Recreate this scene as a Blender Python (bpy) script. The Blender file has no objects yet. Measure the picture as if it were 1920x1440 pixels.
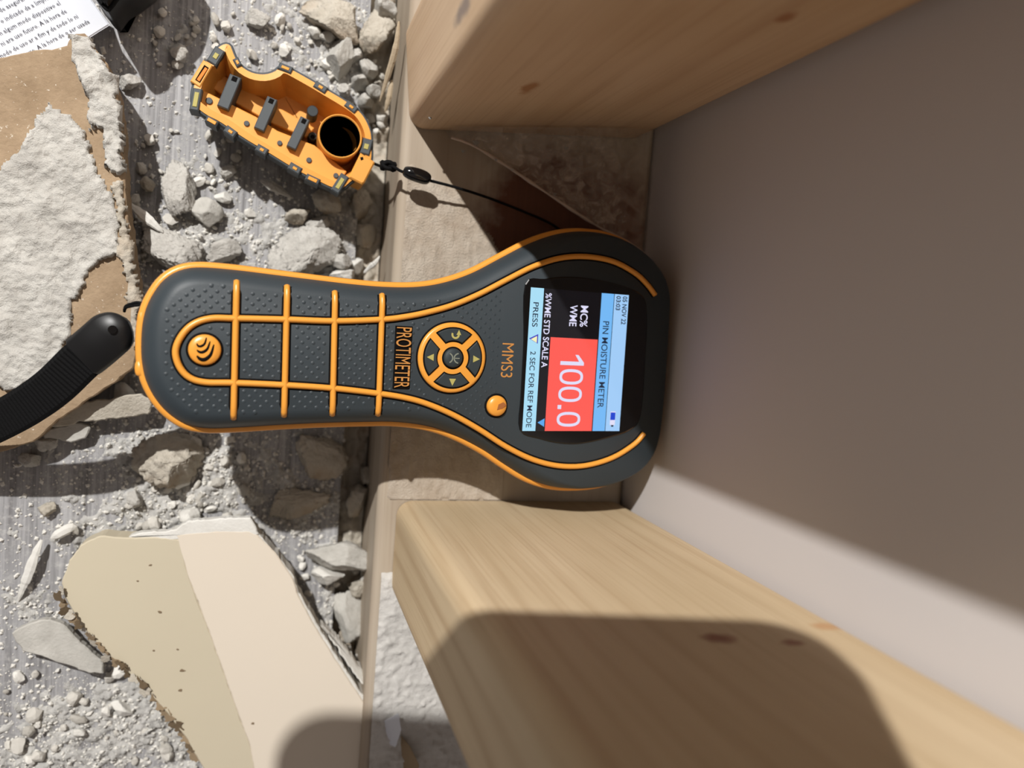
import bpy, bmesh, math, random
import numpy as np
from mathutils import Vector, Matrix

# ------------------------------------------------------------------ camera, world, lights
scene = bpy.context.scene
col = scene.collection
F_PX = 1400.0                      # focal length in pixels of a 1920 px wide frame
ZP = 0.028                         # top of the sole plate above the laminate floor
CAM = np.array([0.0, 0.0, 0.265 + ZP])
_dn = np.array([-444.0, 135.0, -F_PX]); _dn /= np.linalg.norm(_dn)
_Z = -_dn
_Y = np.array([0.055, 1.0, 0.0]); _Y -= _Y.dot(_Z) * _Z; _Y /= np.linalg.norm(_Y)
_X = np.cross(_Y, _Z)
ROT = np.array([_X, _Y, _Z])       # camera -> world

cd = bpy.data.cameras.new('camera')
cam = bpy.data.objects.new('camera', cd); col.objects.link(cam)
M4 = Matrix([list(ROT[0]) + [CAM[0]], list(ROT[1]) + [CAM[1]], list(ROT[2]) + [CAM[2]], [0, 0, 0, 1]])
cam.matrix_world = M4
cd.sensor_fit = 'HORIZONTAL'; cd.sensor_width = 36.0; cd.lens = 36.0 * F_PX / 1920.0
cd.clip_start = 0.004; cd.clip_end = 20
cd.dof.use_dof = True; cd.dof.focus_distance = 0.232; cd.dof.aperture_fstop = 7.5
scene.camera = cam

world = bpy.data.worlds.new('room_ambience'); scene.world = world
world.use_nodes = True
bg = world.node_tree.nodes['Background']
bg.inputs[0].default_value = (1.0, 0.88, 0.83, 1); bg.inputs[1].default_value = 0.23

ld = bpy.data.lights.new('work_lamp', 'POINT'); ld.energy = 76.0; ld.color = (1.0, 0.98, 0.95)
ld.shadow_soft_size = 0.008
lo = bpy.data.objects.new('work_lamp', ld); col.objects.link(lo)
lo.location = (-0.38, 0.59, 0.90)

scene.view_settings.view_transform = 'Standard'; scene.view_settings.look = 'None'
scene.view_settings.gamma = 1.0; scene.view_settings.use_curve_mapping = False
scene.view_settings.exposure = 0.0

rng = random.Random(11)
nrng = np.random.default_rng(5)

# ------------------------------------------------------------------ geometry helpers
def ray(px, py):
    return ROT @ np.array([px - 960.0, 720.0 - py, -F_PX])
def P(px, py, z=0.0):
    d = ray(px, py); return CAM + d * ((z - CAM[2]) / d[2])
def PL(px, py, p0, n):
    d = ray(px, py); return CAM + d * (np.dot(p0 - CAM, n) / np.dot(d, n))
def proj(p):
    q = ROT.T @ (np.asarray(p) - CAM); return 960 + F_PX * q[0] / -q[2], 720 - F_PX * q[1] / -q[2]
def proj_many(p):
    q = (p - CAM) @ ROT; return 960 + F_PX * q[:, 0] / -q[:, 2], 720 - F_PX * q[:, 1] / -q[:, 2]

def link_mesh(name, me, mat, parent=None, smooth=False):
    o = bpy.data.objects.new(name, me); col.objects.link(o)
    if mat is not None and not me.materials: me.materials.append(mat)
    if smooth:
        for p in me.polygons: p.use_smooth = True
    if parent is not None:
        o.parent = parent
        o.matrix_parent_inverse = Matrix.Translation(-parent.location)
    return o
def mesh(name, verts, faces, mat, parent=None, smooth=False):
    me = bpy.data.meshes.new(name)
    me.from_pydata([tuple(map(float, v)) for v in verts], [], [tuple(int(i) for i in f) for f in faces]); me.update()
    return link_mesh(name, me, mat, parent, smooth)
def from_bm(name, bm, mat, parent=None, smooth=False):
    me = bpy.data.meshes.new(name); bm.to_mesh(me); bm.free()
    return link_mesh(name, me, mat, parent, smooth)
def tag(o, label=None, cat=None, group=None, kind=None):
    if label: o['label'] = label
    if cat: o['category'] = cat
    if group: o['group'] = group
    if kind: o['kind'] = kind
    return o
def thing(name, loc, label, cat, group=None):
    o = bpy.data.objects.new(name, None); col.objects.link(o)
    o.empty_display_size = 0.01; o.location = tuple(map(float, loc))
    return tag(o, label, cat, group)

def catmull(pts, per=6, closed=True):
    pts = np.asarray(pts, float); n = len(pts); out = []
    rngi = range(n) if closed else range(n - 1)
    for i in rngi:
        if closed: p0, p1, p2, p3 = pts[(i-1) % n], pts[i], pts[(i+1) % n], pts[(i+2) % n]
        else: p0, p1, p2, p3 = pts[max(i-1, 0)], pts[i], pts[i+1], pts[min(i+2, n-1)]
        for k in range(per):
            t = k / per
            out.append(0.5 * ((2*p1) + (-p0+p2)*t + (2*p0-5*p1+4*p2-p3)*t*t + (-p0+3*p1-3*p2+p3)*t**3))
    if not closed: out.append(pts[-1])
    return np.array(out)
def resample(pts, step, closed=True):
    pts = np.asarray(pts, float)
    if closed: pts = np.vstack([pts, pts[:1]])
    seg = np.linalg.norm(np.diff(pts, axis=0), axis=1); s = np.concatenate([[0], np.cumsum(seg)])
    n = max(4, int(s[-1] / step)); t = np.linspace(0, s[-1], n + (0 if closed else 1), endpoint=not closed)
    return np.stack([np.interp(t, s, pts[:, k]) for k in range(pts.shape[1])], 1)
def area2(p):
    return 0.5 * np.sum(p[:, 0] * np.roll(p[:, 1], -1) - np.roll(p[:, 0], -1) * p[:, 1])
def ccw(p):
    p = np.asarray(p, float); return p if area2(p) > 0 else p[::-1].copy()
def inset(p, d):
    """p counter-clockwise 2-D polygon, d scalar or per-vertex distance inward"""
    a = np.roll(p, 1, 0); b = np.roll(p, -1, 0)
    e1 = p - a; e2 = b - p
    e1 /= np.linalg.norm(e1, axis=1)[:, None] + 1e-12; e2 /= np.linalg.norm(e2, axis=1)[:, None] + 1e-12
    n1 = np.stack([-e1[:, 1], e1[:, 0]], 1); n2 = np.stack([-e2[:, 1], e2[:, 0]], 1)
    m = n1 + n2; m /= np.linalg.norm(m, axis=1)[:, None] + 1e-12
    c = np.clip(np.sum(m * n1, 1), 0.5, 1)
    d = np.broadcast_to(np.asarray(d, float), (len(p),))
    return p + m * (d / c)[:, None]
def inside(poly, x, y):
    poly = np.asarray(poly, float); r = np.zeros(np.shape(x), bool); n = len(poly); j = n - 1
    for i in range(n):
        xi, yi = poly[i]; xj, yj = poly[j]
        c = ((yi > y) != (yj > y)) & (x < (xj - xi) * (y - yi) / (yj - yi + 1e-12) + xi)
        r ^= c; j = i
    return r
def loft(rings, cap0=True, cap1=True):
    n = len(rings[0]); V = np.vstack(rings); Fc = []
    for k in range(len(rings) - 1):
        for i in range(n):
            j = (i + 1) % n
            Fc.append((k*n+i, k*n+j, (k+1)*n+j, (k+1)*n+i))
    if cap0: Fc.append(tuple(range(n - 1, -1, -1)))
    if cap1: Fc.append(tuple((len(rings)-1)*n + i for i in range(n)))
    return V, Fc
def tube(pts, r, nseg=8, up=None, flat=1.0, closed=False, half=False):
    """sweep a circle (or flattened / half circle) along pts. r scalar or list"""
    pts = np.asarray(pts, float); n = len(pts)
    rr = np.broadcast_to(np.asarray(r, float), (n,))
    T = np.gradient(pts, axis=0)
    if closed: T = np.roll(pts, -1, 0) - np.roll(pts, 1, 0)
    T /= np.linalg.norm(T, axis=1)[:, None] + 1e-12
    rings = []; U = np.array([0, 0, 1.0]) if up is None else np.asarray(up, float)
    for i in range(n):
        s = np.cross(T[i], U); ns = np.linalg.norm(s)
        s = s / ns if ns > 1e-6 else np.array([1.0, 0, 0])
        w = np.cross(s, T[i])
        a = np.linspace(0, 2*math.pi, nseg, endpoint=False)
        rings.append(pts[i] + rr[i] * (np.cos(a)[:, None] * s + flat * np.sin(a)[:, None] * w))
    if closed:
        V = np.vstack(rings); Fc = []
        for k in range(n):
            k2 = (k + 1) % n
            for i in range(nseg):
                j = (i + 1) % nseg; Fc.append((k*nseg+i, k*nseg+j, k2*nseg+j, k2*nseg+i))
        return V, Fc
    return loft(rings)
def merge(parts):
    V = []; Fc = []; o = 0
    for v, f in parts:
        V.append(np.asarray(v, float)); Fc += [tuple(i + o for i in q) for q in f]; o += len(v)
    return np.vstack(V), Fc

# numpy value noise
def _h(ix, iy, seed):
    n = (ix * 374761393 + iy * 668265263 + seed * 1442695041) & 0x7fffffff
    n = ((n ^ (n >> 13)) * 1274126177) & 0x7fffffff
    return ((n ^ (n >> 16)) & 0xffff) / 65535.0
def vnoise(x, y, seed=0):
    x = np.asarray(x, float); y = np.asarray(y, float)
    ix = np.floor(x).astype(np.int64); iy = np.floor(y).astype(np.int64)
    fx = x - ix; fy = y - iy; fx = fx*fx*(3-2*fx); fy = fy*fy*(3-2*fy)
    a = _h(ix, iy, seed); b = _h(ix+1, iy, seed); c = _h(ix, iy+1, seed); d = _h(ix+1, iy+1, seed)
    return (a*(1-fx)+b*fx)*(1-fy) + (c*(1-fx)+d*fx)*fy
def fbm(x, y, seed=0, octs=4, gain=0.5):
    s = 0; a = 1.0; t = 0
    for k in range(octs):
        s = s + a * vnoise(x*2**k + 17*k, y*2**k + 31*k, seed + k); t += a; a *= gain
    return s / t

# ------------------------------------------------------------------ materials
def lin(r, g, b):
    f = lambda c: (c/12.92 if c <= 0.04045 else ((c+0.055)/1.055)**2.4)
    return (f(r/255), f(g/255), f(b/255), 1.0)
class NT:
    def __init__(s, name):
        s.m = bpy.data.materials.new(name); s.m.use_nodes = True; s.t = s.m.node_tree
        s.b = s.t.nodes['Principled BSDF']; s.out = s.t.nodes['Material Output']
    def n(s, typ, **kw):
        nd = s.t.nodes.new(typ)
        for k, v in kw.items(): setattr(nd, k, v)
        return nd
    def l(s, a, b): s.t.links.new(a, b)
    def coord(s, scale=(1, 1, 1), loc=(0, 0, 0), rot=(0, 0, 0)):
        tc = s.n('ShaderNodeTexCoord'); mp = s.n('ShaderNodeMapping')
        mp.inputs['Scale'].default_value = scale; mp.inputs['Location'].default_value = loc; mp.inputs['Rotation'].default_value = rot
        s.l(tc.outputs['Object'], mp.inputs[0]); return mp.outputs[0]
    def noise(s, vec, scale, detail=4, rough=0.6, dist=0.0):
        nd = s.n('ShaderNodeTexNoise'); nd.inputs['Scale'].default_value = scale; nd.inputs['Detail'].default_value = detail
        nd.inputs['Roughness'].default_value = rough; nd.inputs['Distortion'].default_value = dist
        s.l(vec, nd.inputs['Vector']); return nd.outputs['Fac']
    def ramp(s, fac, stops):
        r = s.n('ShaderNodeValToRGB'); e = r.color_ramp.elements
        while len(e) < len(stops): e.new(0.5)
        for i, (p, c) in enumerate(stops): e[i].position = p; e[i].color = c if len(c) == 4 else tuple(c) + (1,)
        s.l(fac, r.inputs[0]); return r.outputs[0]
    def mix(s, fac, a, b, mode='MIX'):
        m = s.n('ShaderNodeMix', data_type='RGBA', blend_type=mode)
        for sock, v in ((m.inputs[0], fac), (m.inputs[6], a), (m.inputs[7], b)):
            if hasattr(v, 'is_linked') or isinstance(v, bpy.types.NodeSocket): s.l(v, sock)
            else: sock.default_value = v
        return m.outputs[2]
    def math(s, op, a, b=None):
        m = s.n('ShaderNodeMath', operation=op)
        for sock, v in zip(m.inputs, (a, b)):
            if v is None: continue
            if isinstance(v, bpy.types.NodeSocket): s.l(v, sock)
            else: sock.default_value = v
        return m.outputs[0]
    def bump(s, h, strength=0.3, dist=0.001):
        b = s.n('ShaderNodeBump'); b.inputs['Strength'].default_value = strength; b.inputs['Distance'].default_value = dist
        s.l(h, b.inputs['Height']); s.l(b.outputs[0], s.b.inputs['Normal'])
    def set(s, color=None, rough=0.6, spec=0.5, metal=0.0):
        if color is not None:
            if isinstance(color, bpy.types.NodeSocket): s.l(color, s.b.inputs['Base Color'])
            else: s.b.inputs['Base Color'].default_value = color
        s.b.inputs['Roughness'].default_value = rough; s.b.inputs['Specular IOR Level'].default_value = spec
        s.b.inputs['Metallic'].default_value = metal
        return s.m
def mat_gypsum(name, c0, c1, bump=0.9, scale=900, warm=None):
    t = NT(name); v = t.coord()
    n1 = t.noise(v, 120, 5, 0.65); n2 = t.noise(v, scale, 5, 0.7)
    c = t.ramp(n1, [(0.3, c0), (0.7, c1)])
    if warm: c = t.mix(t.ramp(t.noise(v, 60, 3), [(0.5, (0, 0, 0)), (0.68, (1, 1, 1))]), c, warm)
    t.bump(n2, bump, 0.0012)
    return t.set(c, 0.95, 0.15)
def mat_plain(name, c, rough=0.5, spec=0.5, bump=0.0, scale=2000, vary=0.0):
    t = NT(name)
    v = t.coord(); nn = t.noise(v, scale, 3)
    if vary: col_ = t.mix(t.noise(v, scale*0.05, 4), tuple(x*(1-vary) for x in c[:3]) + (1,), tuple(min(1, x*(1+vary)) for x in c[:3]) + (1,))
    else: col_ = c
    if bump: t.bump(nn, bump, 0.0004)
    return t.set(col_, rough, spec)
def mat_emit(name, c, strength=1.0):
    t = NT(name); t.b.inputs['Base Color'].default_value = (0.01, 0.01, 0.012, 1)
    t.b.inputs['Emission Color'].default_value = c; t.b.inputs['Emission Strength'].default_value = strength
    t.b.inputs['Roughness'].default_value = 0.25
    return t.m

M = {}
M['gypsum'] = mat_gypsum('gypsum', lin(178, 174, 167), lin(206, 203, 196), 0.8)
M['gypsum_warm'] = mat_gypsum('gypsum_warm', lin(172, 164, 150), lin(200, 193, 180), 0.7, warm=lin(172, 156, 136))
M['gypsum_white'] = mat_gypsum('gypsum_white', lin(200, 197, 190), lin(216, 214, 208), 0.3)
M['gypsum_grey'] = mat_gypsum('gypsum_grey', lin(166, 163, 156), lin(190, 187, 180), 0.4)
M['dust'] = mat_gypsum('plaster_dust', lin(176, 174, 170), lin(214, 212, 207), 0.8, 1400)
M['splatter'] = mat_gypsum('plaster_splatter', lin(184, 181, 176), lin(204, 201, 196), 0.5, 1200)
M['plate_dust'] = mat_gypsum('plate_dust', lin(176, 160, 142), lin(204, 192, 176), 0.8, 1500)
M['orange'] = mat_plain('orange_plastic', lin(222, 150, 58), 0.33, 0.5, 0.04, 900)
M['orange_in'] = mat_plain('orange_moulding', lin(222, 154, 70), 0.42, 0.4, 0.03, 700)
M['rubber'] = mat_plain('charcoal_rubber', lin(45, 53, 58), 0.5, 0.45, 0.12, 3500)
M['rubber_btn'] = mat_plain('button_rubber', lin(44, 51, 54), 0.6, 0.35)
M['rubber_cap'] = mat_plain('cap_rubber', lin(70, 75, 78), 0.6, 0.4, 0.08, 2500)
M['black'] = mat_plain('black_plastic', lin(16, 16, 17), 0.4, 0.4)
M['gap'] = mat_plain('dark_groove', lin(12, 9, 8), 0.8, 0.1)
M['void'] = mat_plain('hole_darkness', lin(2, 2, 2), 0.9, 0.0)
M['glass'] = mat_plain('black_glass', lin(9, 9, 10), 0.16, 0.5)
M['icon'] = mat_plain('olive_print', lin(168, 158, 92), 0.6, 0.3)
M['icon_dim'] = mat_plain('grey_print', lin(120, 124, 112), 0.6, 0.3)
M['copper_print'] = mat_plain('ochre_print', lin(186, 128, 66), 0.5, 0.4)
M['cord'] = mat_plain('black_cord', lin(5, 5, 6), 0.75, 0.18, 0.6, 3000)
M['paint'] = mat_plain('cream_paint', lin(208, 197, 181), 0.6, 0.3, 0.06, 300, 0.03)
M['skim'] = mat_plain('beige_skim', lin(188, 178, 156), 0.65, 0.3, 0.1, 260, 0.05)
M['wall'] = mat_plain('wall_board', lin(194, 189, 187), 0.75, 0.25, 0.08, 120, 0.03)
M['leaflet'] = mat_plain('leaflet_paper', lin(204, 207, 214), 0.8, 0.2)
M['ink'] = mat_plain('print_ink', lin(62, 62, 70), 0.8, 0.2)
M['torn'] = mat_plain('torn_paper', lin(142, 124, 100), 0.95, 0.1, 0.5, 900, 0.35)
M['torn_dark'] = mat_plain('torn_paper_dark', lin(100, 86, 68), 0.95, 0.1, 0.5, 900, 0.35)
M['crumb'] = mat_plain('crumb_plaster', lin(192, 188, 180), 0.95, 0.1, 0.25, 3, 0.08)
M['crumb_white'] = mat_plain('crumb_white_plaster', lin(212, 209, 202), 0.95, 0.1, 0.2, 3, 0.06)
M['crumb_grey'] = mat_plain('crumb_grey_plaster', lin(172, 168, 160), 0.95, 0.1, 0.25, 3, 0.08)
M['concrete'] = mat_gypsum('concrete', lin(112, 102, 92), lin(142, 132, 120), 0.8, 500)

def mat_paper():
    t = NT('brown_paper'); v = t.coord()
    c = t.ramp(t.noise(v, 90, 6, 0.7), [(0.3, lin(136, 116, 93)), (0.7, lin(160, 139, 114))])
    sp = t.ramp(t.noise(v, 700, 3, 0.6), [(0.66, (0, 0, 0)), (0.74, (1, 1, 1))])
    t.bump(t.noise(v, 800, 4), 0.5, 0.0006)
    return t.set(t.mix(sp, c, lin(205, 195, 180)), 0.95, 0.1)
M['paper'] = mat_paper()
def mat_laminate():
    t = NT('grey_laminate')
    v = t.coord((900, 22, 1)); v2 = t.coord((260, 9, 1)); v3 = t.coord()
    g = t.math('ADD', t.math('MULTIPLY', t.noise(v, 1, 5, 0.65), 0.6), t.math('MULTIPLY', t.noise(v2, 1, 4, 0.6), 0.4))
    c = t.ramp(g, [(0.34, lin(102, 100, 101)), (0.46, lin(130, 129, 130)), (0.58, lin(158, 157, 158)), (0.7, lin(184, 183, 183))])
    d = t.ramp(t.noise(v3, 260, 8, 0.75), [(0.5, (0, 0, 0)), (0.7, (1, 1, 1))])
    c = t.mix(t.math('MULTIPLY', d, 0.6), c, lin(196, 194, 190))
    t.bump(t.math('ADD', g, t.math('MULTIPLY', d, 0.5)), 0.35, 0.0006)
    return t.set(c, 0.62, 0.35)
M['laminate'] = mat_laminate()
def mat_wood(name, light, dark, line, knots=(), axis='Z', seed=0.0, contrast=0.5, freq=70, stain_shade=None):
    """pine: grain along axis, ring lines warped by slow noise, knots and other spots at given points"""
    t = NT(name)
    st = (1, 1, 0.12) if axis == 'Z' else (1, 0.12, 1)
    v = t.coord(st, (seed, seed*0.7, seed*1.3))
    vf = t.coord((900, 900, 14) if axis == 'Z' else (900, 14, 900))
    slow = t.noise(v, 16, 2, 0.5)
    sx = t.n('ShaderNodeSeparateXYZ'); t.l(v, sx.inputs[0])
    pos = t.math('ADD', sx.outputs[0], t.math('MULTIPLY', sx.outputs[1 if axis == 'Z' else 2], 0.8))
    ph = t.math('ADD', t.math('MULTIPLY', pos, freq*6.28), t.math('MULTIPLY', slow, 26.0))
    ring = t.math('POWER', t.math('ADD', t.math('MULTIPLY', t.math('SINE', ph), 0.5), 0.5), 3.0)
    amp = t.ramp(t.noise(v, 22, 2), [(0.35, (0.1, 0.1, 0.1)), (0.65, (1, 1, 1))])
    ring = t.math('MULTIPLY', t.math('MULTIPLY', ring, amp), contrast)
    big = t.noise(t.coord((1, 1, 0.35) if axis == 'Z' else (1, 0.35, 1), (seed, 0, 0)), 26, 3, 0.55)
    c = t.ramp(big, [(0.3, dark), (0.68, light)])
    c = t.mix(ring, c, line)
    fine = t.noise(vf, 1, 3, 0.6)
    c = t.mix(t.math('MULTIPLY', t.ramp(fine, [(0.5, (0, 0, 0)), (0.72, (1, 1, 1))]), 0.3), c, line)
    tc = t.n('ShaderNodeTexCoord')
    for (kx, ky, kz, rx, rz, kc, *ry) in knots:
        s = t.n('ShaderNodeVectorMath', operation='SUBTRACT'); t.l(tc.outputs['Object'], s.inputs[0]); s.inputs[1].default_value = (kx, ky, kz)
        d = t.n('ShaderNodeVectorMath', operation='DIVIDE'); t.l(s.outputs[0], d.inputs[0]); d.inputs[1].default_value = (rx, ry[0] if ry else 1.0, rz)
        ln = t.n('ShaderNodeVectorMath', operation='LENGTH'); t.l(d.outputs[0], ln.inputs[0])
        wob = t.math('ADD', ln.outputs['Value'], t.math('MULTIPLY', t.noise(t.coord(), 220, 3), 0.7))
        k = t.ramp(wob, [(0.62, (1, 1, 1)), (1.25, (0, 0, 0))])
        c = t.mix(t.math('MULTIPLY', k, 0.85), c, kc)
    if stain_shade:
        s = t.n('ShaderNodeVectorMath', operation='SUBTRACT'); t.l(tc.outputs['Object'], s.inputs[0]); s.inputs[1].default_value = stain_shade[0]
        d = t.n('ShaderNodeVectorMath', operation='DIVIDE'); t.l(s.outputs[0], d.inputs[0]); d.inputs[1].default_value = stain_shade[1]
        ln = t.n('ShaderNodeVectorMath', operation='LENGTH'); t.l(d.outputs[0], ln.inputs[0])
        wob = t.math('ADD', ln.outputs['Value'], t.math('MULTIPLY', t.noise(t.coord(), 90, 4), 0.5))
        c = t.mix(t.ramp(wob, [(0.75, (1, 1, 1)), (1.45, (0, 0, 0))]), c, t.mix(fine, stain_shade[2], tuple(x*0.6 for x in stain_shade[2][:3]) + (1,)))
    t.bump(t.math('ADD', fine, ring), 0.12, 0.0004)
    return t.set(c, 0.62, 0.3)
# ------------------------------------------------------------------ the setting
X_PLATE, X_WALL = 0.0385, 0.1360
Y_LO, Y_UP = -0.0643, 0.0770
X_STUD = 0.0455
STUD_W = 0.036
def box_mesh(x0, x1, y0, y1, z0, z1):
    V = [(x0,y0,z0),(x1,y0,z0),(x1,y1,z0),(x0,y1,z0),(x0,y0,z1),(x1,y0,z1),(x1,y1,z1),(x0,y1,z1)]
    Fc = [(3,2,1,0),(4,5,6,7),(0,1,5,4),(1,2,6,5),(2,3,7,6),(3,0,4,7)]
    return V, Fc
def timber(name, cx0, cx1, cy0, cy1, l0, l1, r, mat, axis='Z', yaw=0.0, pivot=None):
    """rounded-edge timber: cross-section in x,y (axis Z) or x,z (axis Y), extruded along axis"""
    pts = []; e = 0.0004
    for (x, y, a0) in ((cx1-r, cy1-r, 0), (cx0+r, cy1-r, 90), (cx0+r, cy0+r, 180), (cx1-r, cy0+r, 270)):
        t0 = math.radians(a0); t1 = math.radians(a0+90)
        pts.append((x + r*math.cos(t0) + e*math.sin(t0), y + r*math.sin(t0) - e*math.cos(t0)))
        for t in np.linspace(t0, t1, 9): pts.append((x + r*math.cos(t), y + r*math.sin(t)))
        pts.append((x + r*math.cos(t1) - e*math.sin(t1), y + r*math.sin(t1) + e*math.cos(t1)))
    q = np.array(pts)
    if yaw:
        c, s = math.cos(yaw), math.sin(yaw); d = q - np.array(pivot); q = np.array(pivot) + np.column_stack([d[:, 0]*c - d[:, 1]*s, d[:, 0]*s + d[:, 1]*c])
    ks = [l0, l0 + 0.0004] + list(np.linspace(l0, l1, 12))[1:-1] + [l1 - 0.0004, l1]
    if axis == 'Z': rings = [np.column_stack([q, np.full(len(q), k)]) for k in ks]
    else: rings = [np.column_stack([q[:, 0], np.full(len(q), k), q[:, 1]]) for k in reversed(ks)]
    V, Fc = loft(rings); n = len(q)
    o = mesh(name, V, Fc, mat, None, True)
    for p in o.data.polygons:
        if len(p.vertices) > 4: p.use_smooth = False
    return o

# laminate covering; its edge stops short of the wall framing
X_LAM = P(652, 700, 0)[0]
tag(mesh('floor', *box_mesh(-0.60, X_LAM, -0.60, 0.60, -0.010, 0.0), M['laminate']), kind='structure')
tag(mesh('floor', *box_mesh(-0.60, 0.30, -0.60, 0.60, -0.030, -0.0102), M['concrete']), kind='structure')
tag(mesh('wall_back', *box_mesh(X_WALL, X_WALL + 0.0125, -0.60, 0.60, -0.0102, 0.9), M['wall']), kind='structure')

pine_lo = mat_wood('pine_lower', lin(198, 177, 145), lin(182, 160, 126), lin(150, 120, 86),
    knots=[(0.0975, Y_LO, ZP+0.127, 0.0075, 0.0052, lin(120, 66, 44)), (0.1135, Y_LO, ZP+0.131, 0.0050, 0.0036, lin(128, 74, 50)),
           (0.1290, Y_LO, ZP+0.124, 0.0075, 0.0050, lin(176, 136, 96))], seed=0.31, contrast=0.42, freq=120)  # last entry is a fainter brown spot
pine_up = mat_wood('pine_upper', lin(206, 180, 150), lin(188, 158, 124), lin(156, 118, 88),
    knots=[(0.1045, Y_UP, ZP+0.118, 0.004, 0.006, lin(150, 100, 62)), (0.066, Y_UP, ZP+0.055, 0.004, 0.012, lin(160, 112, 70)), (*PL(867, 18, np.array([0.0395, 0.080, 0.1]), np.array([math.cos(0.1117), math.sin(0.1117), 0])), 0.012, 0.016, lin(128, 116, 110), 0.0045)], seed=1.7, contrast=0.3, freq=80)
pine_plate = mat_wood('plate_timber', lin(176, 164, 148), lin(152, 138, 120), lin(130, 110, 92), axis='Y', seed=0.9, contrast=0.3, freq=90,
    stain_shade=((0.104, 0.040, ZP), (0.056, 0.046, 1.0), lin(112, 72, 54)))  # reddish wood stain with the upper stud's shade painted into its colour

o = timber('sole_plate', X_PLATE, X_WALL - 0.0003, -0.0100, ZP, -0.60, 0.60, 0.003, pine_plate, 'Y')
tag(o, 'brown timber sole plate lying along the wall under the meter head and both studs', 'timber')
o = timber('wall_stud', X_STUD, X_WALL - 0.0003, Y_LO - STUD_W, Y_LO, ZP + 0.0003, 0.75, 0.0055, pine_lo)
tag(o, 'pale pine stud with dark knots rising at the bottom of the photo, lamp-lit side', 'stud')
YAW = math.radians(6.4)                       # the upper stud is nailed on slightly twisted
o = timber('wall_stud', X_STUD - 0.005, X_WALL - 0.0048, Y_UP, Y_UP + STUD_W, ZP + 0.0003, 0.75, 0.0055, pine_up, 'Z', YAW, (X_WALL - 0.0048, Y_UP))
tag(o, 'pine stud at the top of the photo with shaded brown face and cobwebbed foot', 'stud')

# ------------------------------------------------------------------ dust drifts (height fields)
def field(name, x0, x1, y0, y1, res, zb, hfun, mat, zfun=None, thin=0.0):
    xs = np.arange(x0, x1, res); ys = np.arange(y0, y1, res)
    X, Y = np.meshgrid(xs, ys); sh = X.shape
    p = np.stack([X.ravel(), Y.ravel(), np.full(X.size, zb)], 1)
    if zfun is not None: p[:, 2] = zfun(p[:, 0], p[:, 1])
    px, py = proj_many(p)
    h = hfun(p[:, 0], p[:, 1], px, py)
    keep = (h > thin).reshape(sh)
    V = p.copy(); V[:, 2] += h
    idx = np.arange(X.size).reshape(sh)
    fk = keep[:-1, :-1] | keep[1:, :-1] | keep[:-1, 1:] | keep[1:, 1:]
    a = idx[:-1, :-1][fk]; b = idx[:-1, 1:][fk]; c = idx[1:, 1:][fk]; d = idx[1:, :-1][fk]
    F = np.stack([a, b, c, d], 1)
    used = np.unique(F); rm = -np.ones(X.size, int); rm[used] = np.arange(len(used))
    return mesh(name, V[used], rm[F], mat, None, True)
def blobs(px, py, L):
    s = np.zeros(np.shape(px))
    for cx, cy, rx, ry, a in L:
        s = np.maximum(s, a * np.exp(-(((px-cx)/rx)**2 + ((py-cy)/ry)**2)))
    return s
FLOOR_DUST = [(330, 860, 150, 60, 1.0), (300, 940, 150, 60, 1.0), (440, 900, 90, 90, .9), (230, 1000, 120, 50, .8),
    (230, 1360, 230, 90, 1.0), (100, 1420, 160, 80, .8), (330, 1420, 90, 60, 1.0), (60, 1140, 60, 60, .5),
    (340, 470, 110, 60, 1.0), (450, 420, 110, 70, .5), (570, 470, 110, 70, 1.0), (330, 340, 60, 70, .45), (640, 400, 60, 90, .7),
    (560, 80, 80, 50, .4), (660, 110, 60, 90, 1.0), (480, 40, 70, 35, .35), (350, 90, 60, 50, .25), (590, 30, 70, 50, .7),
    (660, 1130, 60, 90, 1.0), (640, 1050, 60, 60, .9), (560, 930, 110, 90, .75), (500, 1000, 60, 40, .6), (300, 200, 60, 60, .15),
    (640, 860, 70, 70, .6), (120, 900, 60, 30, .5), (700, 1230, 50, 60, .6), (280, 560, 60, 60, .6), (420, 320, 50, 40, .25)]
def h_floor(x, y, px, py):
    d = blobs(px, py, FLOOR_DUST)
    n = fbm(x*240, y*240, 3, 4, 0.6); n2 = fbm(x*900, y*900, 9, 3, 0.6)
    k = np.clip(d*1.25 + (n - 0.62)*2.2, 0, 1.3)
    return 0.0030*k*(0.45 + 0.9*n2) + 0.0009*(n2 - 0.5) - 0.0011
o = field('plaster_dust', -0.125, X_LAM, -0.20, 0.135, 0.00065, 0.0, h_floor, M['dust'])
dust = tag(o, 'grey white plaster dust and grit drifted over the laminate floor', 'dust', kind='stuff')
# rubble-filled gap between laminate and plate
def h_gap(x, y, px, py):
    n = fbm(x*150, y*110, 21, 4, 0.6); n2 = fbm(x*700, y*700, 5, 3)
    return 0.001 + 0.012*np.clip(n - 0.38, 0, 1) + 0.0015*n2
o = field('gap_rubble', X_LAM + 0.0004, X_PLATE - 0.0004, -0.20, 0.14, 0.0007, -0.0100, h_gap, M['gypsum_warm'])
tag(o, 'crumbled plaster filling the dark gap between laminate edge and timber plate', 'rubble', kind='stuff')
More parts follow.
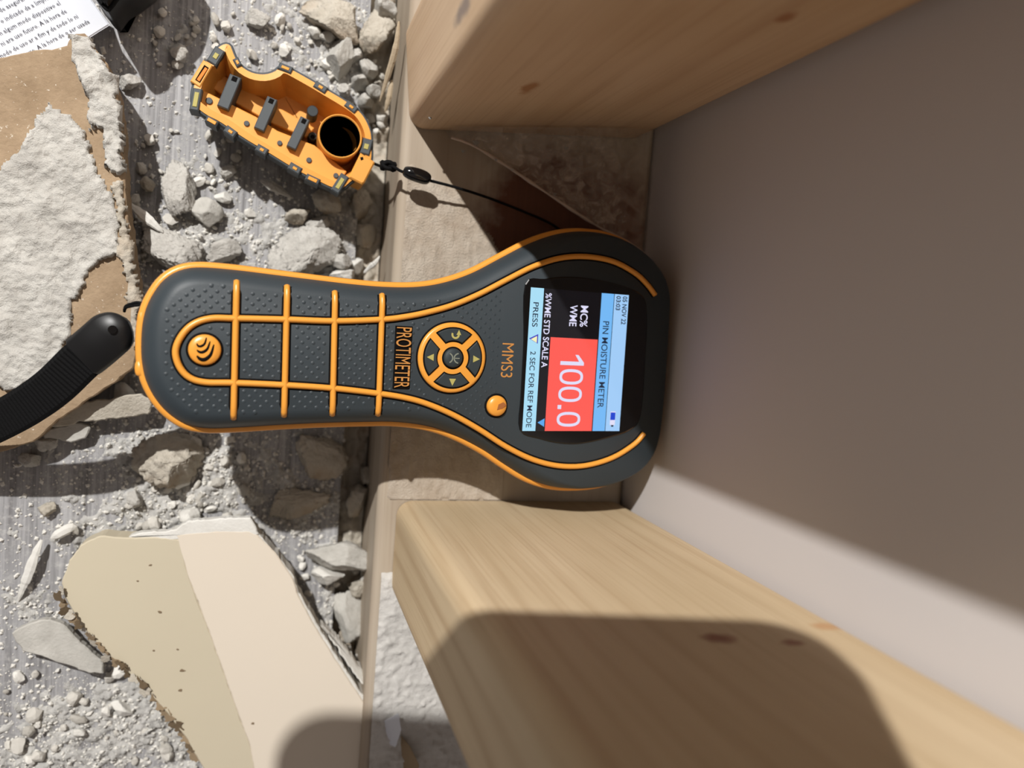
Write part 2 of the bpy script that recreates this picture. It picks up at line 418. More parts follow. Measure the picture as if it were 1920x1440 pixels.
# plaster on the plate: stippled beyond the lower stud, thin dry coat near the upper stud
def h_plate1(x, y, px, py):
    e = np.clip((y + 0.0905)*-400, 0, 1)
    n = fbm(x*480, y*480, 2, 2); n2 = fbm(x*1100, y*1100, 7, 3)
    return (0.0008 + 0.0026*np.clip(n - 0.52, 0, 1) + 0.0008*n2)*e - 0.0003
o = field('plaster_splatter', X_PLATE + 0.003, 0.118, -0.24, -0.085, 0.0007, ZP, h_plate1, M['splatter'])
tag(o, 'stippled white plaster coating the plate beside the knotty lower stud', 'plaster', kind='stuff')
def h_plate2(x, y, px, py):
    poly = [(728, 315), (775, 315), (866, 368), (956, 500), (985, 560), (1000, 940), (728, 940)]
    m = inside(poly, px, py + 14*(vnoise(x*300, y*300, 8) - .5))
    n = fbm(x*900, y*260, 12, 4, 0.65)
    return np.where(m, 0.00025 + 0.0011*np.clip(n - 0.33, 0, 1), -0.0004)
o = field('plate_dust', X_PLATE + 0.003, 0.085, Y_LO + 0.0005, Y_UP - 0.001, 0.0007, ZP, h_plate2, M['plate_dust'])
tag(o, 'thin pale plaster coat on the plate between the two studs', 'plaster', kind='stuff')
def h_plate3(x, y, px, py):
    n = fbm(x*300, y*120, 14, 4, 0.6)
    return 0.0014*np.clip(n - 0.42, 0, 1) - 0.0002
o = field('plate_crumbs', X_PLATE + 0.003, 0.075, Y_UP + STUD_W + 0.001, 0.17, 0.0008, ZP, h_plate3, M['splatter'])
tag(o, 'white plaster grit on the plate behind the upper stud', 'plaster', kind='stuff')

# ------------------------------------------------------------------ moisture meter
A_ = P(262, 650, ZP + 0.044); B_ = P(1233, 688, ZP + 0.031)
MU = (B_ - A_) / np.linalg.norm(B_ - A_)
MS = np.array([0, -1.0, 0]); MS -= MS.dot(MU)*MU; MS /= np.linalg.norm(MS)
MN = np.cross(MS, MU)
def su(px, py, h=0.0):
    p = PL(px, py, A_ + MN*h, MN) - A_; return np.array([p.dot(MS), p.dot(MU)])
def w3(q, h):
    q = np.asarray(q, float); h = np.broadcast_to(np.asarray(h, float), (len(q),))
    return A_ + q[:, :1]*MS + q[:, 1:2]*MU + h[:, None]*MN
meter = thing('moisture_meter', P(760, 670, ZP), 'charcoal and orange handheld moisture meter reading 100.0, lying across the timber plate', 'meter')
OUT = [(259,650),(261,610),(268,578),(281,550),(302,522),(332,503),(372,496),(440,501),(520,511),(600,521),(660,528),(720,533),(780,533),
       (830,525),(880,508),(930,482),(980,456),(1020,441),(1060,433),(1100,433),(1140,440),(1180,459),(1213,488),(1234,520),(1243,556),
       (1242,600),(1237,690),(1230,770),(1224,815),(1212,850),(1188,880),(1150,902),(1110,913),(1060,916),(1020,911),(980,897),(940,873),
       (900,846),(850,820),(800,803),(740,795),(680,795),(600,797),(520,801),(440,806),(385,807),(345,799),(312,778),(287,750),(269,716),(261,682)]
HT = -0.0075                                    # height of the shell seam below the face
out = ccw(resample(catmull([su(x, y, HT) for x, y in OUT], 5), 0.0016))
wt = np.clip((0.150 - out[:, 1]) / 0.035, 0.40, 1.0)
rings = []
for d, h in ((0.0004, HT + 0.0002), (0.0013, -0.0050), (0.0026, -0.0024), (0.0042, -0.0007), (0.0060, 0.0)):
    rings.append(w3(inset(out, d*wt), h))
mesh('front_shell', *loft(rings, False, True), M['rubber'], meter, True)
rings = []
for d, h in ((0.0085, -0.0270), (0.0045, -0.0255), (0.0018, -0.0200), (0.0006, HT - 0.0002)):
    rings.append(w3(inset(out, d), h))
mesh('back_shell', *loft(rings, True, False), M['rubber'], meter, True)
mesh('edge_trim', *tube(w3(inset(out, 0.0006), HT), 0.0014, 8, MN, 1.0, True), M['orange'], meter, True)

def rib(name, pxpts, width_px, hgt, mat, per=6, dips=None, parent=meter, ends=True):
    q = catmull([su(x, y, 0.0005) for x, y in pxpts], per, False)
    h = np.zeros(len(q))
    if dips:
        n = len(q); k = max(2, int(n*0.16))
        h[:k] -= dips*np.linspace(1, 0, k)**1.5; h[-k:] -= dips*np.linspace(0, 1, k)**1.5
    mm = width_px*0.000164/2
    v, f = tube(w3(q, h), mm, 10, MN, hgt/mm)
    return mesh(name, v, f, mat, parent, True)
RAIL = [(1229,553),(1213,532),(1190,511),(1150,490),(1100,481),(1050,484),(1000,500),(950,525),(900,551),(850,572),(800,586),(760,594),(716,599),(626,602),
        (535,599),(440,597),(395,597),(362,608),(340,630),(329,658),(336,687),(355,708),(385,717),(437,718),(530,722),(622,728),(710,738),(760,746),
        (800,757),(850,778),(900,806),(950,838),(1000,862),(1050,874),(1100,873),(1150,858),(1190,833),(1208,813)]
rib('rail_groove', RAIL, 17, 0.00032, M['gap'], 5)
rib('raised_rail', RAIL, 11.5, 0.0012, M['orange'], 5)
for (x0, y0, x1, y1) in ((444,528,438,785),(539,537,533,780),(629,548,624,778),(718,553,710,778)):
    pts = [(x0+(x1-x0)*t, y0+(y1-y0)*t) for t in np.linspace(0, 1, 8)]
    rib('bar_groove', pts, 17, 0.00030, M['gap'], 3, 0.0010)
    rib('cross_bar', pts, 11.5, 0.0013, M['orange'], 3, 0.0012)
# grip dots
insetp = inset(out, 0.0060)
railq = catmull([su(x, y) for x, y in RAIL], 5, False)
bars = [np.array([su(a, b), su(c, d)]) for a, b, c, d in ((444,528,438,785),(539,537,533,780),(629,548,624,778),(718,553,710,778))]
lg = su(384, 656); parts = []
a6 = np.linspace(0, 2*math.pi, 6, endpoint=False)
row = 0; u = 0.005
while u < 0.104:
    s = -0.032 + (0.00145 if row % 2 else 0)
    while s < 0.034:
        q = np.array([s, u])
        ok = inside(insetp, s, u) and np.min(np.linalg.norm(railq - q, axis=1)) > 0.0016 and np.linalg.norm(q - lg) > 0.0057
        for b in bars:
            t = np.clip(np.dot(q-b[0], b[1]-b[0])/np.dot(b[1]-b[0], b[1]-b[0]), 0, 1)
            if np.linalg.norm(b[0]+t*(b[1]-b[0]) - q) < 0.0016: ok = False
        kp = su(848, 671)
        if np.linalg.norm(q - kp) < 0.013 or (abs(u - su(754, 668)[1]) < 0.003 and abs(s - su(754, 668)[0]) < 0.011): ok = False
        if ok:
            fade = 1.0 if u < 0.080 else max(0.25, 1 - (u-0.080)/0.03)
            r = 0.00078
            ring = q + r*np.stack([np.cos(a6), np.sin(a6)], 1); ring2 = q + r*0.5*np.stack([np.cos(a6), np.sin(a6)], 1)
            parts.append(loft([w3(ring, -0.0001), w3(ring2, 0.00012*fade)], False, True))
        s += 0.0029
    u += 0.00155; row += 1
o = mesh('grip_dots', *merge(parts), M['rubber'], meter, True); o['kind'] = 'stuff'

def disc(name, cx, cy, rpx, prof, mat, parent, n=40):
    """prof: list of (radius fraction, height)"""
    c = su(cx, cy, 0.0005); R_ = np.linalg.norm(su(cx, cy + rpx, 0.0005) - c); a = np.linspace(0, 2*math.pi, n, endpoint=False)
    rings = [w3(c + R_*k*np.stack([np.cos(a), np.sin(a)], 1), h) for k, h in prof]
    return mesh(name, *loft(rings, False, True), mat, parent, True), c, R_
def poly_prism(name, q, h0, h1, mat, parent, bev=0.0):
    q = ccw(q); rings = [w3(q, h0), w3(q, h1 - (bev if bev else 0))]
    if bev: rings.append(w3(inset(q, bev), h1))
    return mesh(name, *loft(rings, False, True), mat, parent)
def arc_band(c, r0, r1, a0, a1, n=16, taper=False):
    a = np.linspace(a0, a1, n); w = np.sin(np.linspace(0, math.pi, n)) if taper else np.ones(n)
    mid = (r0+r1)/2; hw = (r1-r0)/2*w + 1e-5
    o_ = c + (mid+hw)[:, None]*np.stack([np.cos(a), np.sin(a)], 1)
    i_ = c + (mid-hw)[::-1][:, None]*np.stack([np.cos(a[::-1]), np.sin(a[::-1])], 1)
    return np.vstack([o_, i_])
# emblem disc with three crescent cuts
disc('emblem_groove', 384, 656, 33, [(1.0, 0.0), (0.97, 0.00025)], M['gap'], meter)
emb, c, R_ = disc('emblem_disc', 384, 656, 29, [(1.0, -0.0002), (0.99, 0.0006), (0.9, 0.0011), (0.6, 0.0013), (0.2, 0.00135)], M['orange'], meter)
pxl = lambda x, y: su(x, y, 0.0015)
for pts, wd in (([(369,644),(372,649),(378,649),(384,644),(387,633)], 3.2), ([(369,656),(374,660),(381,660),(389,654),(394,640)], 3.8), ([(369,667),(375,673),(384,674),(395,665),(401,646)], 4.4)):
    q = catmull([pxl(x, y) for x, y in pts], 5, False); n = len(q)
    rr = 1.5*wd*0.000164/2*np.clip(np.sin(np.linspace(0.12, math.pi-0.12, n))**0.6, 0.15, 1)
    mesh('crescent', *tube(w3(q, 0.00128), rr, 8, MN, 0.5), M['gap'], emb, True)

# lettering helper: text mesh fitted to a box in (s,u), reading along +s with tops towards +u
def text(name, string, s0, s1, u0, u1, h, mat, parent, bold=0.0, extrude=0.0):
    cu = bpy.data.curves.new('t', 'FONT'); cu.body = string; cu.size = 1.0; cu.offset = bold; cu.resolution_u = 4
    ob = bpy.data.objects.new('t', cu); col.objects.link(ob)
    dg = bpy.context.evaluated_depsgraph_get(); me0 = ob.evaluated_get(dg).to_mesh()
    V = np.array([v.co[:] for v in me0.vertices]); Fc = [tuple(p.vertices) for p in me0.polygons]
    ob.evaluated_get(dg).to_mesh_clear(); bpy.data.objects.remove(ob); bpy.data.curves.remove(cu)
    lo_, hi = V[:, :2].min(0), V[:, :2].max(0)
    q = (V[:, :2] - lo_) / (hi - lo_) * np.array([s1-s0, u1-u0]) + np.array([s0, u0])
    return mesh(name, w3(q, h), Fc, mat, parent)
def box_su(px0, px1):                # photo box corners -> (s,u) box
    a = su(*px0); b = su(*px1); return min(a[0], b[0]), max(a[0], b[0]), min(a[1], b[1]), max(a[1], b[1])
# embossed maker's name block
s0, s1, u0, u1 = box_su((743, 613), (766, 727))
nb = poly_prism('name_plate', np.array([[s0-.0004, u0-.0003], [s1+.0004, u0-.0003], [s1+.0004, u1+.0003], [s0-.0004, u1+.0003]]), -0.0001, 0.00035, M['gap'], meter, 0.0001)
text('lettering', 'PROTIMETER', s0, s1, u0, u1, 0.0008, M['copper_print'], nb, 0.0)
s0, s1, u0, u1 = box_su((942, 643), (960, 708))
text('model_print', 'MMS3', s0, s1, u0, u1, 0.00012, M['copper_print'], meter, 0.0)

# keypad
disc('keypad_groove', 848, 671, 69, [(1.0, 0.0), (0.97, 0.0002)], M['gap'], meter, 56)
kp, c, R_ = disc('keypad', 848, 671, 66, [(1.0, -0.0001), (0.99, 0.0007), (0.95, 0.00105), (0.90, 0.00115)], M['orange'], meter, 64)
def sector(th, r0, r1, sp):
    pts = []
    ao = math.pi/4 - math.asin(sp/r1); ai = math.pi/4 - math.asin(sp/r0)
    for a in np.linspace(-ao, ao, 14): pts.append((r1*math.cos(th+a), r1*math.sin(th+a)))
    for a in np.linspace(ai, -ai, 10): pts.append((r0*math.cos(th+a), r0*math.sin(th+a)))
    return c + R_*np.array(pts)
def tri(cs, cu_, th, r):
    return np.array([[cs + r*k*math.cos(th+a), cu_ + r*k*math.sin(th+a)] for a, k in ((0, 1.0), (2.25, 1.05), (-2.25, 1.05))])
for i, th in enumerate((0, math.pi/2, math.pi, -math.pi/2)):     # s+ is photo-down, u+ is photo-right
    b = poly_prism('arrow_button', sector(th, 0.49, 0.83, 0.135), 0.0010, 0.0019, M['rubber_btn'], kp, 0.00022)
    g = poly_prism('button_gap', sector(th, 0.455, 0.87, 0.105), 0.0008, 0.00125, M['gap'], kp)
    m = c + R_*0.66*np.array([math.cos(th), math.sin(th)])
    if i != 2:
        poly_prism('arrow_mark', tri(m[0], m[1], th, R_*0.12), 0.0018, 0.00200, M['icon'], b)
    else:
        m = m + np.array([0, R_*0.02]); r = R_*0.095
        bnd = arc_band(m, r*0.72, r*1.28, -2.0, 1.6, 14)
        poly_prism('return_mark', bnd, 0.0018, 0.00200, M['icon'], b)
        e = m + r*np.array([math.cos(1.6), math.sin(1.6)])
        poly_prism('return_head', tri(e[0]-R_*0.05, e[1], math.pi, R_*0.085), 0.0018, 0.00200, M['icon'], b)
g, _, _ = disc('button_gap', 848, 671, 21.5, [(1.0, 0.0009), (0.98, 0.00125)], M['gap'], kp)
b, cc, Rb = disc('centre_button', 848, 671, 18.5, [(1.0, 0.001), (0.97, 0.0017), (0.85, 0.0021), (0.4, 0.0022)], M['rubber_btn'], kp)
for off, a0, a1 in ((-0.30, -1.2, 1.2), (0.28, math.pi-1.5, math.pi+1.5)):
    ce = cc + np.array([0, off*Rb*0.9 - (0.35*Rb if off < 0 else -0.25*Rb)])
    poly_prism('centre_mark', arc_band(ce, Rb*0.42, Rb*0.54, a0 + math.pi/2, a1 + math.pi/2, 14), 0.0021, 0.00232, M['icon_dim'], b)
poly_prism('centre_mark', np.array([[cc[0]-Rb*.05, cc[1]+Rb*.05], [cc[0]+Rb*.05, cc[1]+Rb*.05], [cc[0]+Rb*.05, cc[1]+Rb*.6], [cc[0]-Rb*.05, cc[1]+Rb*.6]]), 0.0021, 0.00232, M['icon_dim'], b)
# round orange button
disc('button_ring', 931, 761, 23, [(1.0, 0.0), (0.96, 0.0003)], M['gap'], meter)
b, cc, Rb = disc('select_button', 931, 761, 19.5, [(1.0, -0.0001), (0.98, 0.0010), (0.85, 0.0016), (0.4, 0.0018)], M['orange'], meter)
M['worn'] = mat_plain('worn_mark', lin(150, 92, 50), 0.7, 0.2)
q = np.array([su(931, 757), su(940, 753), su(946, 758), su(938, 765), su(928, 768)])
poly_prism('button_mark', q, 0.0017, 0.00186, M['worn'], b)
# strap lugs and slot at the tail
for (x, y, w_) in ((268, 598, 15), (263, 690, 15)):
    q0 = [su(x - w_/2, y - 13, HT), su(x + w_, y - 13, HT), su(x + w_, y + 13, HT), su(x - w_/2, y + 13, HT)]
    q = ccw(np.array(q0)); rr = catmull(q, 4)
    mesh('strap_lug', *loft([w3(rr, HT - 0.004), w3(rr, HT + 0.0006), w3(inset(ccw(rr), 0.0004), HT + 0.0012)]), M['orange'], meter, True)
q = ccw(np.array([su(258, 618, HT), su(266, 618, HT), su(264, 680, HT), su(257, 680, HT)]))
mesh('strap_slot', *loft([w3(q, HT - 0.003), w3(q, HT + 0.0004)]), M['black'], meter)
# measuring pins at the nose, pressed to the wall board
for py in (668, 706):
    p0 = w3(np.array([su(1225, py, -0.012)]), -0.014)[0]; p1 = p0 + MU*0.012
    t_ = (X_WALL - 0.0002 - p0[0]) / MU[0]
    mesh('measuring_pin', *tube([p0, p0 + MU*t_*0.7, p0 + MU*t_], [0.0008, 0.0008, 0.0002], 8), mat_plain('pin_steel', lin(170, 170, 172), 0.3, 0.5), meter, True)

# display
BEZ = [(984,533),(1020,523),(1062,519),(1110,523),(1160,534),(1202,553),(1212,590),(1208,690),(1200,780),(1180,806),(1140,820),(1090,831),(1050,831),(1010,822),(974,806),(976,740),(981,640)]
q = ccw(catmull([su(x, y) for x, y in BEZ], 4))
bez = mesh('display_window', *loft([w3(q, -0.0002), w3(q, 0.0003), w3(inset(q, 0.0003), 0.0005)], False, True), M['glass'], meter)
sc = [su(992, 541), su(980, 804), su(1175, 551), su(1162, 811)]
ss0 = (sc[0][0] + sc[2][0])/2; ss1 = (sc[1][0] + sc[3][0])/2; uu0 = (sc[0][1] + sc[1][1])/2; uu1 = (sc[2][1] + sc[3][1])/2
def S(a, b): return np.array([ss0 + a*(ss1-ss0), uu0 + b*(uu1-uu0)])
def panel(name, a0, a1, b0, b1, h, mat, parent):
    return mesh(name, w3(np.array([S(a0, b0), S(a1, b0), S(a1, b1), S(a0, b1)]), h), [(0, 1, 2, 3)], mat, parent)
E = {'black': mat_emit('lcd_black', lin(20, 22, 34), 0.25), 'cyan': mat_emit('lcd_cyan', lin(172, 226, 250), 0.95), 'blue': mat_emit('lcd_blue', lin(118, 188, 250), 0.95),
     'head': mat_emit('lcd_pale_blue', lin(164, 208, 252), 0.95), 'red': mat_emit('lcd_red', lin(255, 92, 82), 0.98), 'white': mat_emit('lcd_white', lin(228, 226, 252), 0.95),
     'ink': mat_emit('lcd_ink', lin(30, 44, 70), 0.8), 'batt': mat_emit('lcd_blue_fill', lin(20, 70, 214), 0.9), 'tri': mat_emit('lcd_triangle', lin(92, 170, 240), 0.95),
     'yel': mat_emit('lcd_yellow', lin(250, 244, 190), 0.95), 'vio': mat_emit('lcd_violet', lin(70, 70, 200), 0.9)}
scr = panel('screen', 0, 1, 0, 1, 0.00056, E['black'], bez)
H1, H2, H3 = 0.00060, 0.00064, 0.00068
panel('screen_footer', 0, 1, 0, .128, H1, E['cyan'], scr); panel('reading_box', .335, 1, .222, .703, H1, E['red'], scr)
panel('title_band', 0, 1, .712, .842, H1, E['blue'], scr); panel('status_band', 0, 1, .848, 1, H1, E['head'], scr)
def stext(st, a0, a1, b0, b1, mat, bold=0.0):
    p = S(a0, b0); q_ = S(a1, b1); return text('screen_text', st, p[0], q_[0], p[1], q_[1], H2, mat, scr, bold)
stext('PRESS', .10, .27, .032, .085, E['ink'], .008); stext('2 SEC FOR REF MODE', .44, .975, .032, .085, E['ink'], .008)
stext('%WME STD SCALE A', .03, .55, .146, .207, E['white'], .014)
stext('MC%', .10, .25, .505, .583, E['white'], .014); stext('WME', .10, .25, .398, .472, E['white'], .014)
def zero(a0, a1):
    c0 = (S(a0, .335) + S(a1, .575))/2; ra = abs(S(a1, .335)[0] - S(a0, .335)[0])/2; rb = abs(S(a0, .575)[1] - S(a0, .335)[1])/2; th = np.linspace(0, 2*math.pi, 41)
    w = 0.00095; sq = lambda v: np.sign(v)*np.abs(v)**0.8
    o_ = c0 + np.stack([ra*sq(np.cos(th)), rb*sq(np.sin(th))], 1); i_ = c0 + np.stack([(ra-w)*sq(np.cos(th)), (rb-w)*sq(np.sin(th))], 1)
    mesh('reading_digit', w3(np.vstack([o_, i_]), H2), [(k, k+1, 42+k, 41+k) for k in range(40)], E['white'], scr)
for a0, a1 in ((.555, .665), (.680, .790), (.862, .968)): zero(a0, a1)
panel('reading_point', .813, .842, .335, .372, H2, E['white'], scr)
mesh('reading_digit', w3(np.array([S(.500, .335), S(.527, .335), S(.527, .575), S(.506, .575), S(.452, .515), S(.452, .482), S(.500, .525)]), H2), [(0, 1, 2, 6), (2, 3, 4, 6), (4, 5, 6)], E['white'], scr)
stext('PIN MOISTURE METER', .20, .83, .745, .81, E['ink'], .008)
stext('05 NOV 22', .012, .215, .935, .985, E['ink'], .02); stext('03:03', .012, .115, .868, .915, E['ink'], .02)
def stri(a, b, da, db, mat, h, nm='screen_icon'):
    mesh(nm, w3(np.array([S(a-da, b+db), S(a, b-db), S(a+da, b+db)]), h), [(0, 1, 2)], mat, scr)
stri(.352, .055, .034, .044, E['vio'], H2); stri(.356, .058, .024, .030, E['yel'], H3); stri(.940, .178, .030, .034, E['tri'], H2)
panel('battery_icon', .855, .955, .890, .945, H2, E['white'], scr); panel('battery_icon', .862, .918, .892, .943, H3, E['batt'], scr)
panel('battery_icon', .955, .968, .905, .930, H3, E['ink'], scr)

# ------------------------------------------------------------------ wrist strap
strap = thing('wrist_strap', P(120, 720, 0.012), 'black ribbed wrist strap looped onto the tail of the meter', 'strap')
path_px = [(196, 638, .052), (152, 676, .050), (102, 724, .046), (52, 760, .041), (0, 789, .035), (-55, 815, .028), (-120, 845, .018)]
ctr = catmull([P(x, y, z) for x, y, z in path_px], 10, False)
def ribbon(ctr, w, th, ripple=0.0, ends=1.0):
    T = np.gradient(ctr, axis=0); T /= np.linalg.norm(T, axis=1)[:, None]; rings = []; L = 0
    for i in range(len(ctr)):
        side = np.cross(T[i], [0, 0, 1.0]); side /= np.linalg.norm(side); nn = np.cross(side, T[i])
        t2 = th*(1 + ripple*(1 if i % 2 else -1)); ww = w[i] if hasattr(w, '__len__') else w
        prof = [(-1, -.4), (-.8, -1), (.8, -1), (1, -.4), (1, .4), (.8, 1), (-.8, 1), (-1, .4)]
        rings.append(np.array([ctr[i] + side*a*ww/2 + nn*b*t2/2 for a, b in prof]))
    return loft(rings)
mesh('band', *ribbon(resample(ctr, 0.00065, False), 0.0118, 0.0022, 0.10), M['cord'], strap)
sl = catmull([P(x, y, z) for x, y, z in [(158, 668, .0512), (180, 650, .0530), (203, 630, .0540), (224, 611, .0545), (238, 600, .0545)]], 8, False)
n = len(sl); d_end = np.linalg.norm(sl - sl[-1], axis=1); R0 = 0.0064
wds = 2*np.where(d_end < R0, np.sqrt(np.clip(R0**2 - (R0 - d_end)**2, 0.0009**2, None)), R0)
sv = mesh('end_sleeve', *ribbon(sl, wds, 0.0050), M['black'], strap, True)
ho = P(211, 618, .0573)
mesh('rivet', *tube([ho + [0, 0, -.0006], ho + [0, 0, .0002]], 0.0012, 14), M['gap'], sv)
for k in (0, 1):
    pts = catmull([P(233, 584 - 2*k, .0545), P(236, 577 - 3*k, .056), P(246, 574 - 4*k, .0575), P(258, 572 - 5*k, .059), P(272, 571, .060)], 5, False)
    mesh('loop_cord', *tube(pts, 0.00042, 6), M['cord'], strap, True)

# ------------------------------------------------------------------ protective cap of the meter
ZR = 0.0255
def kpx(cx, cy): return 340 + cx/4.0, 60 + cy/4.0
def K(cx, cy, h=0.0): return P(*kpx(cx, cy), ZR + h)
def K2(pts, h=0.0): return np.array([K(x, y, h)[:2] for x, y in pts])
def kz(q, h): return np.column_stack([q, np.full(len(q), ZR + h)])
cap = thing('meter_cap', np.append(K(700, 600)[:2], 0.002), 'open orange and grey protective cap lying inside-up on the rubble', 'cap')
CO = [(62,520),(68,430),(100,330),(165,215),(205,190),(240,125),(290,84),(340,70),(383,92),(405,145),(432,205),(475,255),(540,290),(620,300),(690,280),(730,246),(790,246),
      (850,275),(1000,360),(1100,420),(1240,505),(1340,580),(1400,660),(1438,760),(1442,860),(1440,960),(1400,1060),(1290,1130),(1215,1190),(1130,1185),(1020,1135),(900,1075),
      (800,1018),(640,920),(500,838),(380,760),(280,692),(180,640),(90,570)]
co = ccw(resample(catmull(K2(CO), 4), 0.0012))
rings = [kz(inset(co, 0.0060), -0.0230), kz(inset(co, 0.0030), -0.0215), kz(inset(co, 0.0010), -0.0120), kz(co, -0.0030), kz(inset(co, 0.0001), -0.0004), kz(inset(co, 0.0007), 0.0), kz(inset(co, 0.0012), -0.0003)]
mesh('outer_shell', *loft(rings, True, False), M['rubber_cap'], cap, True)
rings = [kz(inset(co, 0.0009), -0.002), kz(inset(co, 0.0009), 0.0004), kz(inset(co, 0.0030), 0.0006), kz(inset(co, 0.0033), -0.0010), kz(inset(co, 0.0046), -0.0085), kz(inset(co, 0.0062), -0.0130)]
mesh('inner_shell', *loft(rings, False, True), M['orange_in'], cap)
def kprism(name, pts, h0, h1, mat, bev=0.0003, parent=cap, smooth_pts=False):
    q = ccw(K2(pts, h1))
    if smooth_pts: q = ccw(catmull(q, 4))
    rings = [kz(q, h0), kz(q, h1 - bev), kz(inset(q, bev), h1)]
    return mesh(name, *loft(rings), mat, parent)
kprism('ledge', [(150,430),(330,520),(560,635),(720,740),(1000,850),(1110,940),(1240,1045),(1180,1150),(1000,1085),(800,975),(560,820),(330,680),(150,580)], -0.0125, -0.0028, M['orange_in'])
kprism('step', [(250,285),(360,350),(560,470),(900,660),(1000,720),(940,790),(690,690),(420,540),(200,400)], -0.0125, -0.0095, M['orange_in'])
for a, b, w_ in (((408,328),(310,566),92), ((684,494),(582,730),82), ((930,645),(824,868),76)):
    a = np.array(a, float); b = np.array(b, float); d = (b-a)/np.linalg.norm(b-a); s = np.array([d[1], -d[0]])*w_/2
    cl = kprism('clip', [a+s, a-s, b-s, b+s], -0.0128, 0.0002, M['rubber_cap'])
    m = a + d*30; s2 = s*0.45
    kprism('clip_notch', [m+s2-d*22, m-s2-d*22, m-s2+d*14, m+s2+d*14], -0.002, 0.00035, M['gap'], 0.0001, cl)
def kcyl(name, cx, cy, r, h0, h1, mat, parent=cap, r_in=None, n=40):
    c0 = K(cx, cy, h1)[:2]; R1 = abs(K(cx + r, cy, h1)[0] - c0[0]); a = np.linspace(0, 2*math.pi, n, endpoint=False)
    cs = np.stack([np.cos(a), np.sin(a)], 1)
    if r_in is None: rings = [kz(c0 + R1*cs, h0), kz(c0 + R1*cs, h1 - 0.0002), kz(c0 + (R1-0.0002)*cs, h1)]
    else:
        R2 = R1*r_in/r; rings = [kz(c0 + R1*cs, h0), kz(c0 + R1*cs, h1 - .0003), kz(c0 + (R1-.0003)*cs, h1), kz(c0 + (R2+.0003)*cs, h1), kz(c0 + R2*cs, h1 - .0003), kz(c0 + R2*cs, h0 + .001)]
        return mesh(name, *loft(rings, False, False), mat, parent, False)
    return mesh(name, *loft(rings), mat, parent)
tb = kcyl('sensor_tube', 1192, 782, 166, -0.020, 0.0022, M['orange_in'], cap, 152)
kcyl('tube_dark_wall', 1192, 782, 151, -0.020, 0.0014, M['void'], tb, 147)  # black wall and floor paint in the darkness of a deep hole
kcyl('tube_dark_floor', 1192, 782, 150, -0.0130, -0.0122, M['void'], tb)
for cx, cy, r in ((208,515,27),(490,685,22),(738,832,20),(822,838,25),(958,960,21),(1160,1076,20)):
    kcyl('pin_socket', cx, cy, r, -0.004, -0.0022, M['rubber_cap'], cap, None, 18)
kcyl('stud_post', 985, 592, 42, -0.013, -0.004, M['rubber_btn'], cap, None, 24)
g = kcyl('screw_boss', 985, 780, 32, -0.013, -0.006, M['rubber_btn'], cap, None, 20); kcyl('screw_hole', 985, 785, 17, -0.007, -0.0058, M['gap'], g, None, 16)
# slotted box at the left end, square tab at the right end
bx_ = kprism('slot_box', [(165,208),(236,250),(140,415),(66,368)], -0.012, 0.0010, M['orange_in'])
M['orange_deep'] = M['orange_in']
sl_q = [(172,245),(206,268),(140,382),(103,358)]
kprism('slot_hole', sl_q, 0.0, 0.00115, M['gap'], 0.0001, bx_)
kprism('slot_lip', [(178,262),(198,276),(136,372),(114,356)], 0.0, 0.0013, mat_plain('slot_orange', lin(214, 118, 24), 0.5, 0.3), 0.0001, bx_)
tbx = kprism('cord_tab', [(1345,905),(1448,972),(1450,985),(1375,1130),(1355,1142),(1255,1090)], -0.012, 0.0014, M['orange_in'], 0.0005)
kprism('tab_hole', [(1340,940),(1362,935),(1368,955),(1348,964)], 0.0, 0.00155, M['gap'], 0.0001, tbx)
# grey grips wrapped over the rim, some with an orange window
def grip(cx, cy, ang, ln, wd, win=None):
    d = np.array([math.cos(ang), math.sin(ang)]); s = np.array([-d[1], d[0]]); c0 = np.array([cx, cy], float)
    g = kprism('rim_grip', [c0+d*ln/2+s*wd/2, c0-d*ln/2+s*wd/2, c0-d*ln/2-s*wd/2, c0+d*ln/2-s*wd/2], -0.006, 0.0012, M['rubber_cap'], 0.0004)
    if win:
        a, b = win
        kprism('grip_window', [c0+d*a/2+s*b/2, c0-d*a/2+s*b/2, c0-d*a/2-s*b/2, c0+d*a/2-s*b/2], 0.0, 0.00145, M['icon'] if b > 26 and a < 120 else M['orange'], 0.0001, g)
R = math.radians
for a in ((258,178,R(-58),130,85,(42,34)), (108,505,R(-80),170,72,(110,34)), (780,268,R(22),110,52,(60,20)), (1045,412,R(32),105,52,(34,20)), (1275,560,R(38),100,52,(34,18)),
          (1388,858,R(105),120,78,(40,34)), (368,746,R(36),95,58,(34,20)), (604,882,R(30),92,56,(30,20)), (852,1022,R(30),100,58,(34,20)), (985,1105,R(25),110,50,(70,26)),
          (1190,1135,R(-58),150,70,(86,30)), (420,225,R(62),70,46,(30,18)), (228,668,R(30),100,48,(70,26))):
    grip(*a)

# tether between cap and meter
teth = thing('tether_cord', P(772, 328, ZP), 'thin black tether cord with a glossy bead between cap and meter', 'cord')
tp = catmull([P(700, 306, .020), P(716, 312, .030), P(735, 312, .036), P(752, 321, .037), P(772, 328, .037), P(800, 337, .037), P(850, 350, .036), P(910, 369, .034), P(970, 392, .032), P(1030, 418, .031), P(1060, 440, .031)], 8, False)
mesh('cord', *tube(tp, 0.00050, 8), M['cord'], teth, True)
bp = catmull([P(756, 320, .0375), P(768, 324, .0380), P(784, 329, .0380), P(798, 334, .0378), P(806, 338, .0375)], 6, False)
t_ = np.linspace(-1, 1, len(bp)); mesh('bead', *tube(bp, 0.0004 + 0.0020*np.sqrt(np.clip(1 - t_**2, 0, 1))**0.9, 16), mat_plain('black_gloss', lin(12, 12, 13), 0.12, 0.6), teth, True)
kn = P(728, 311, .0345)
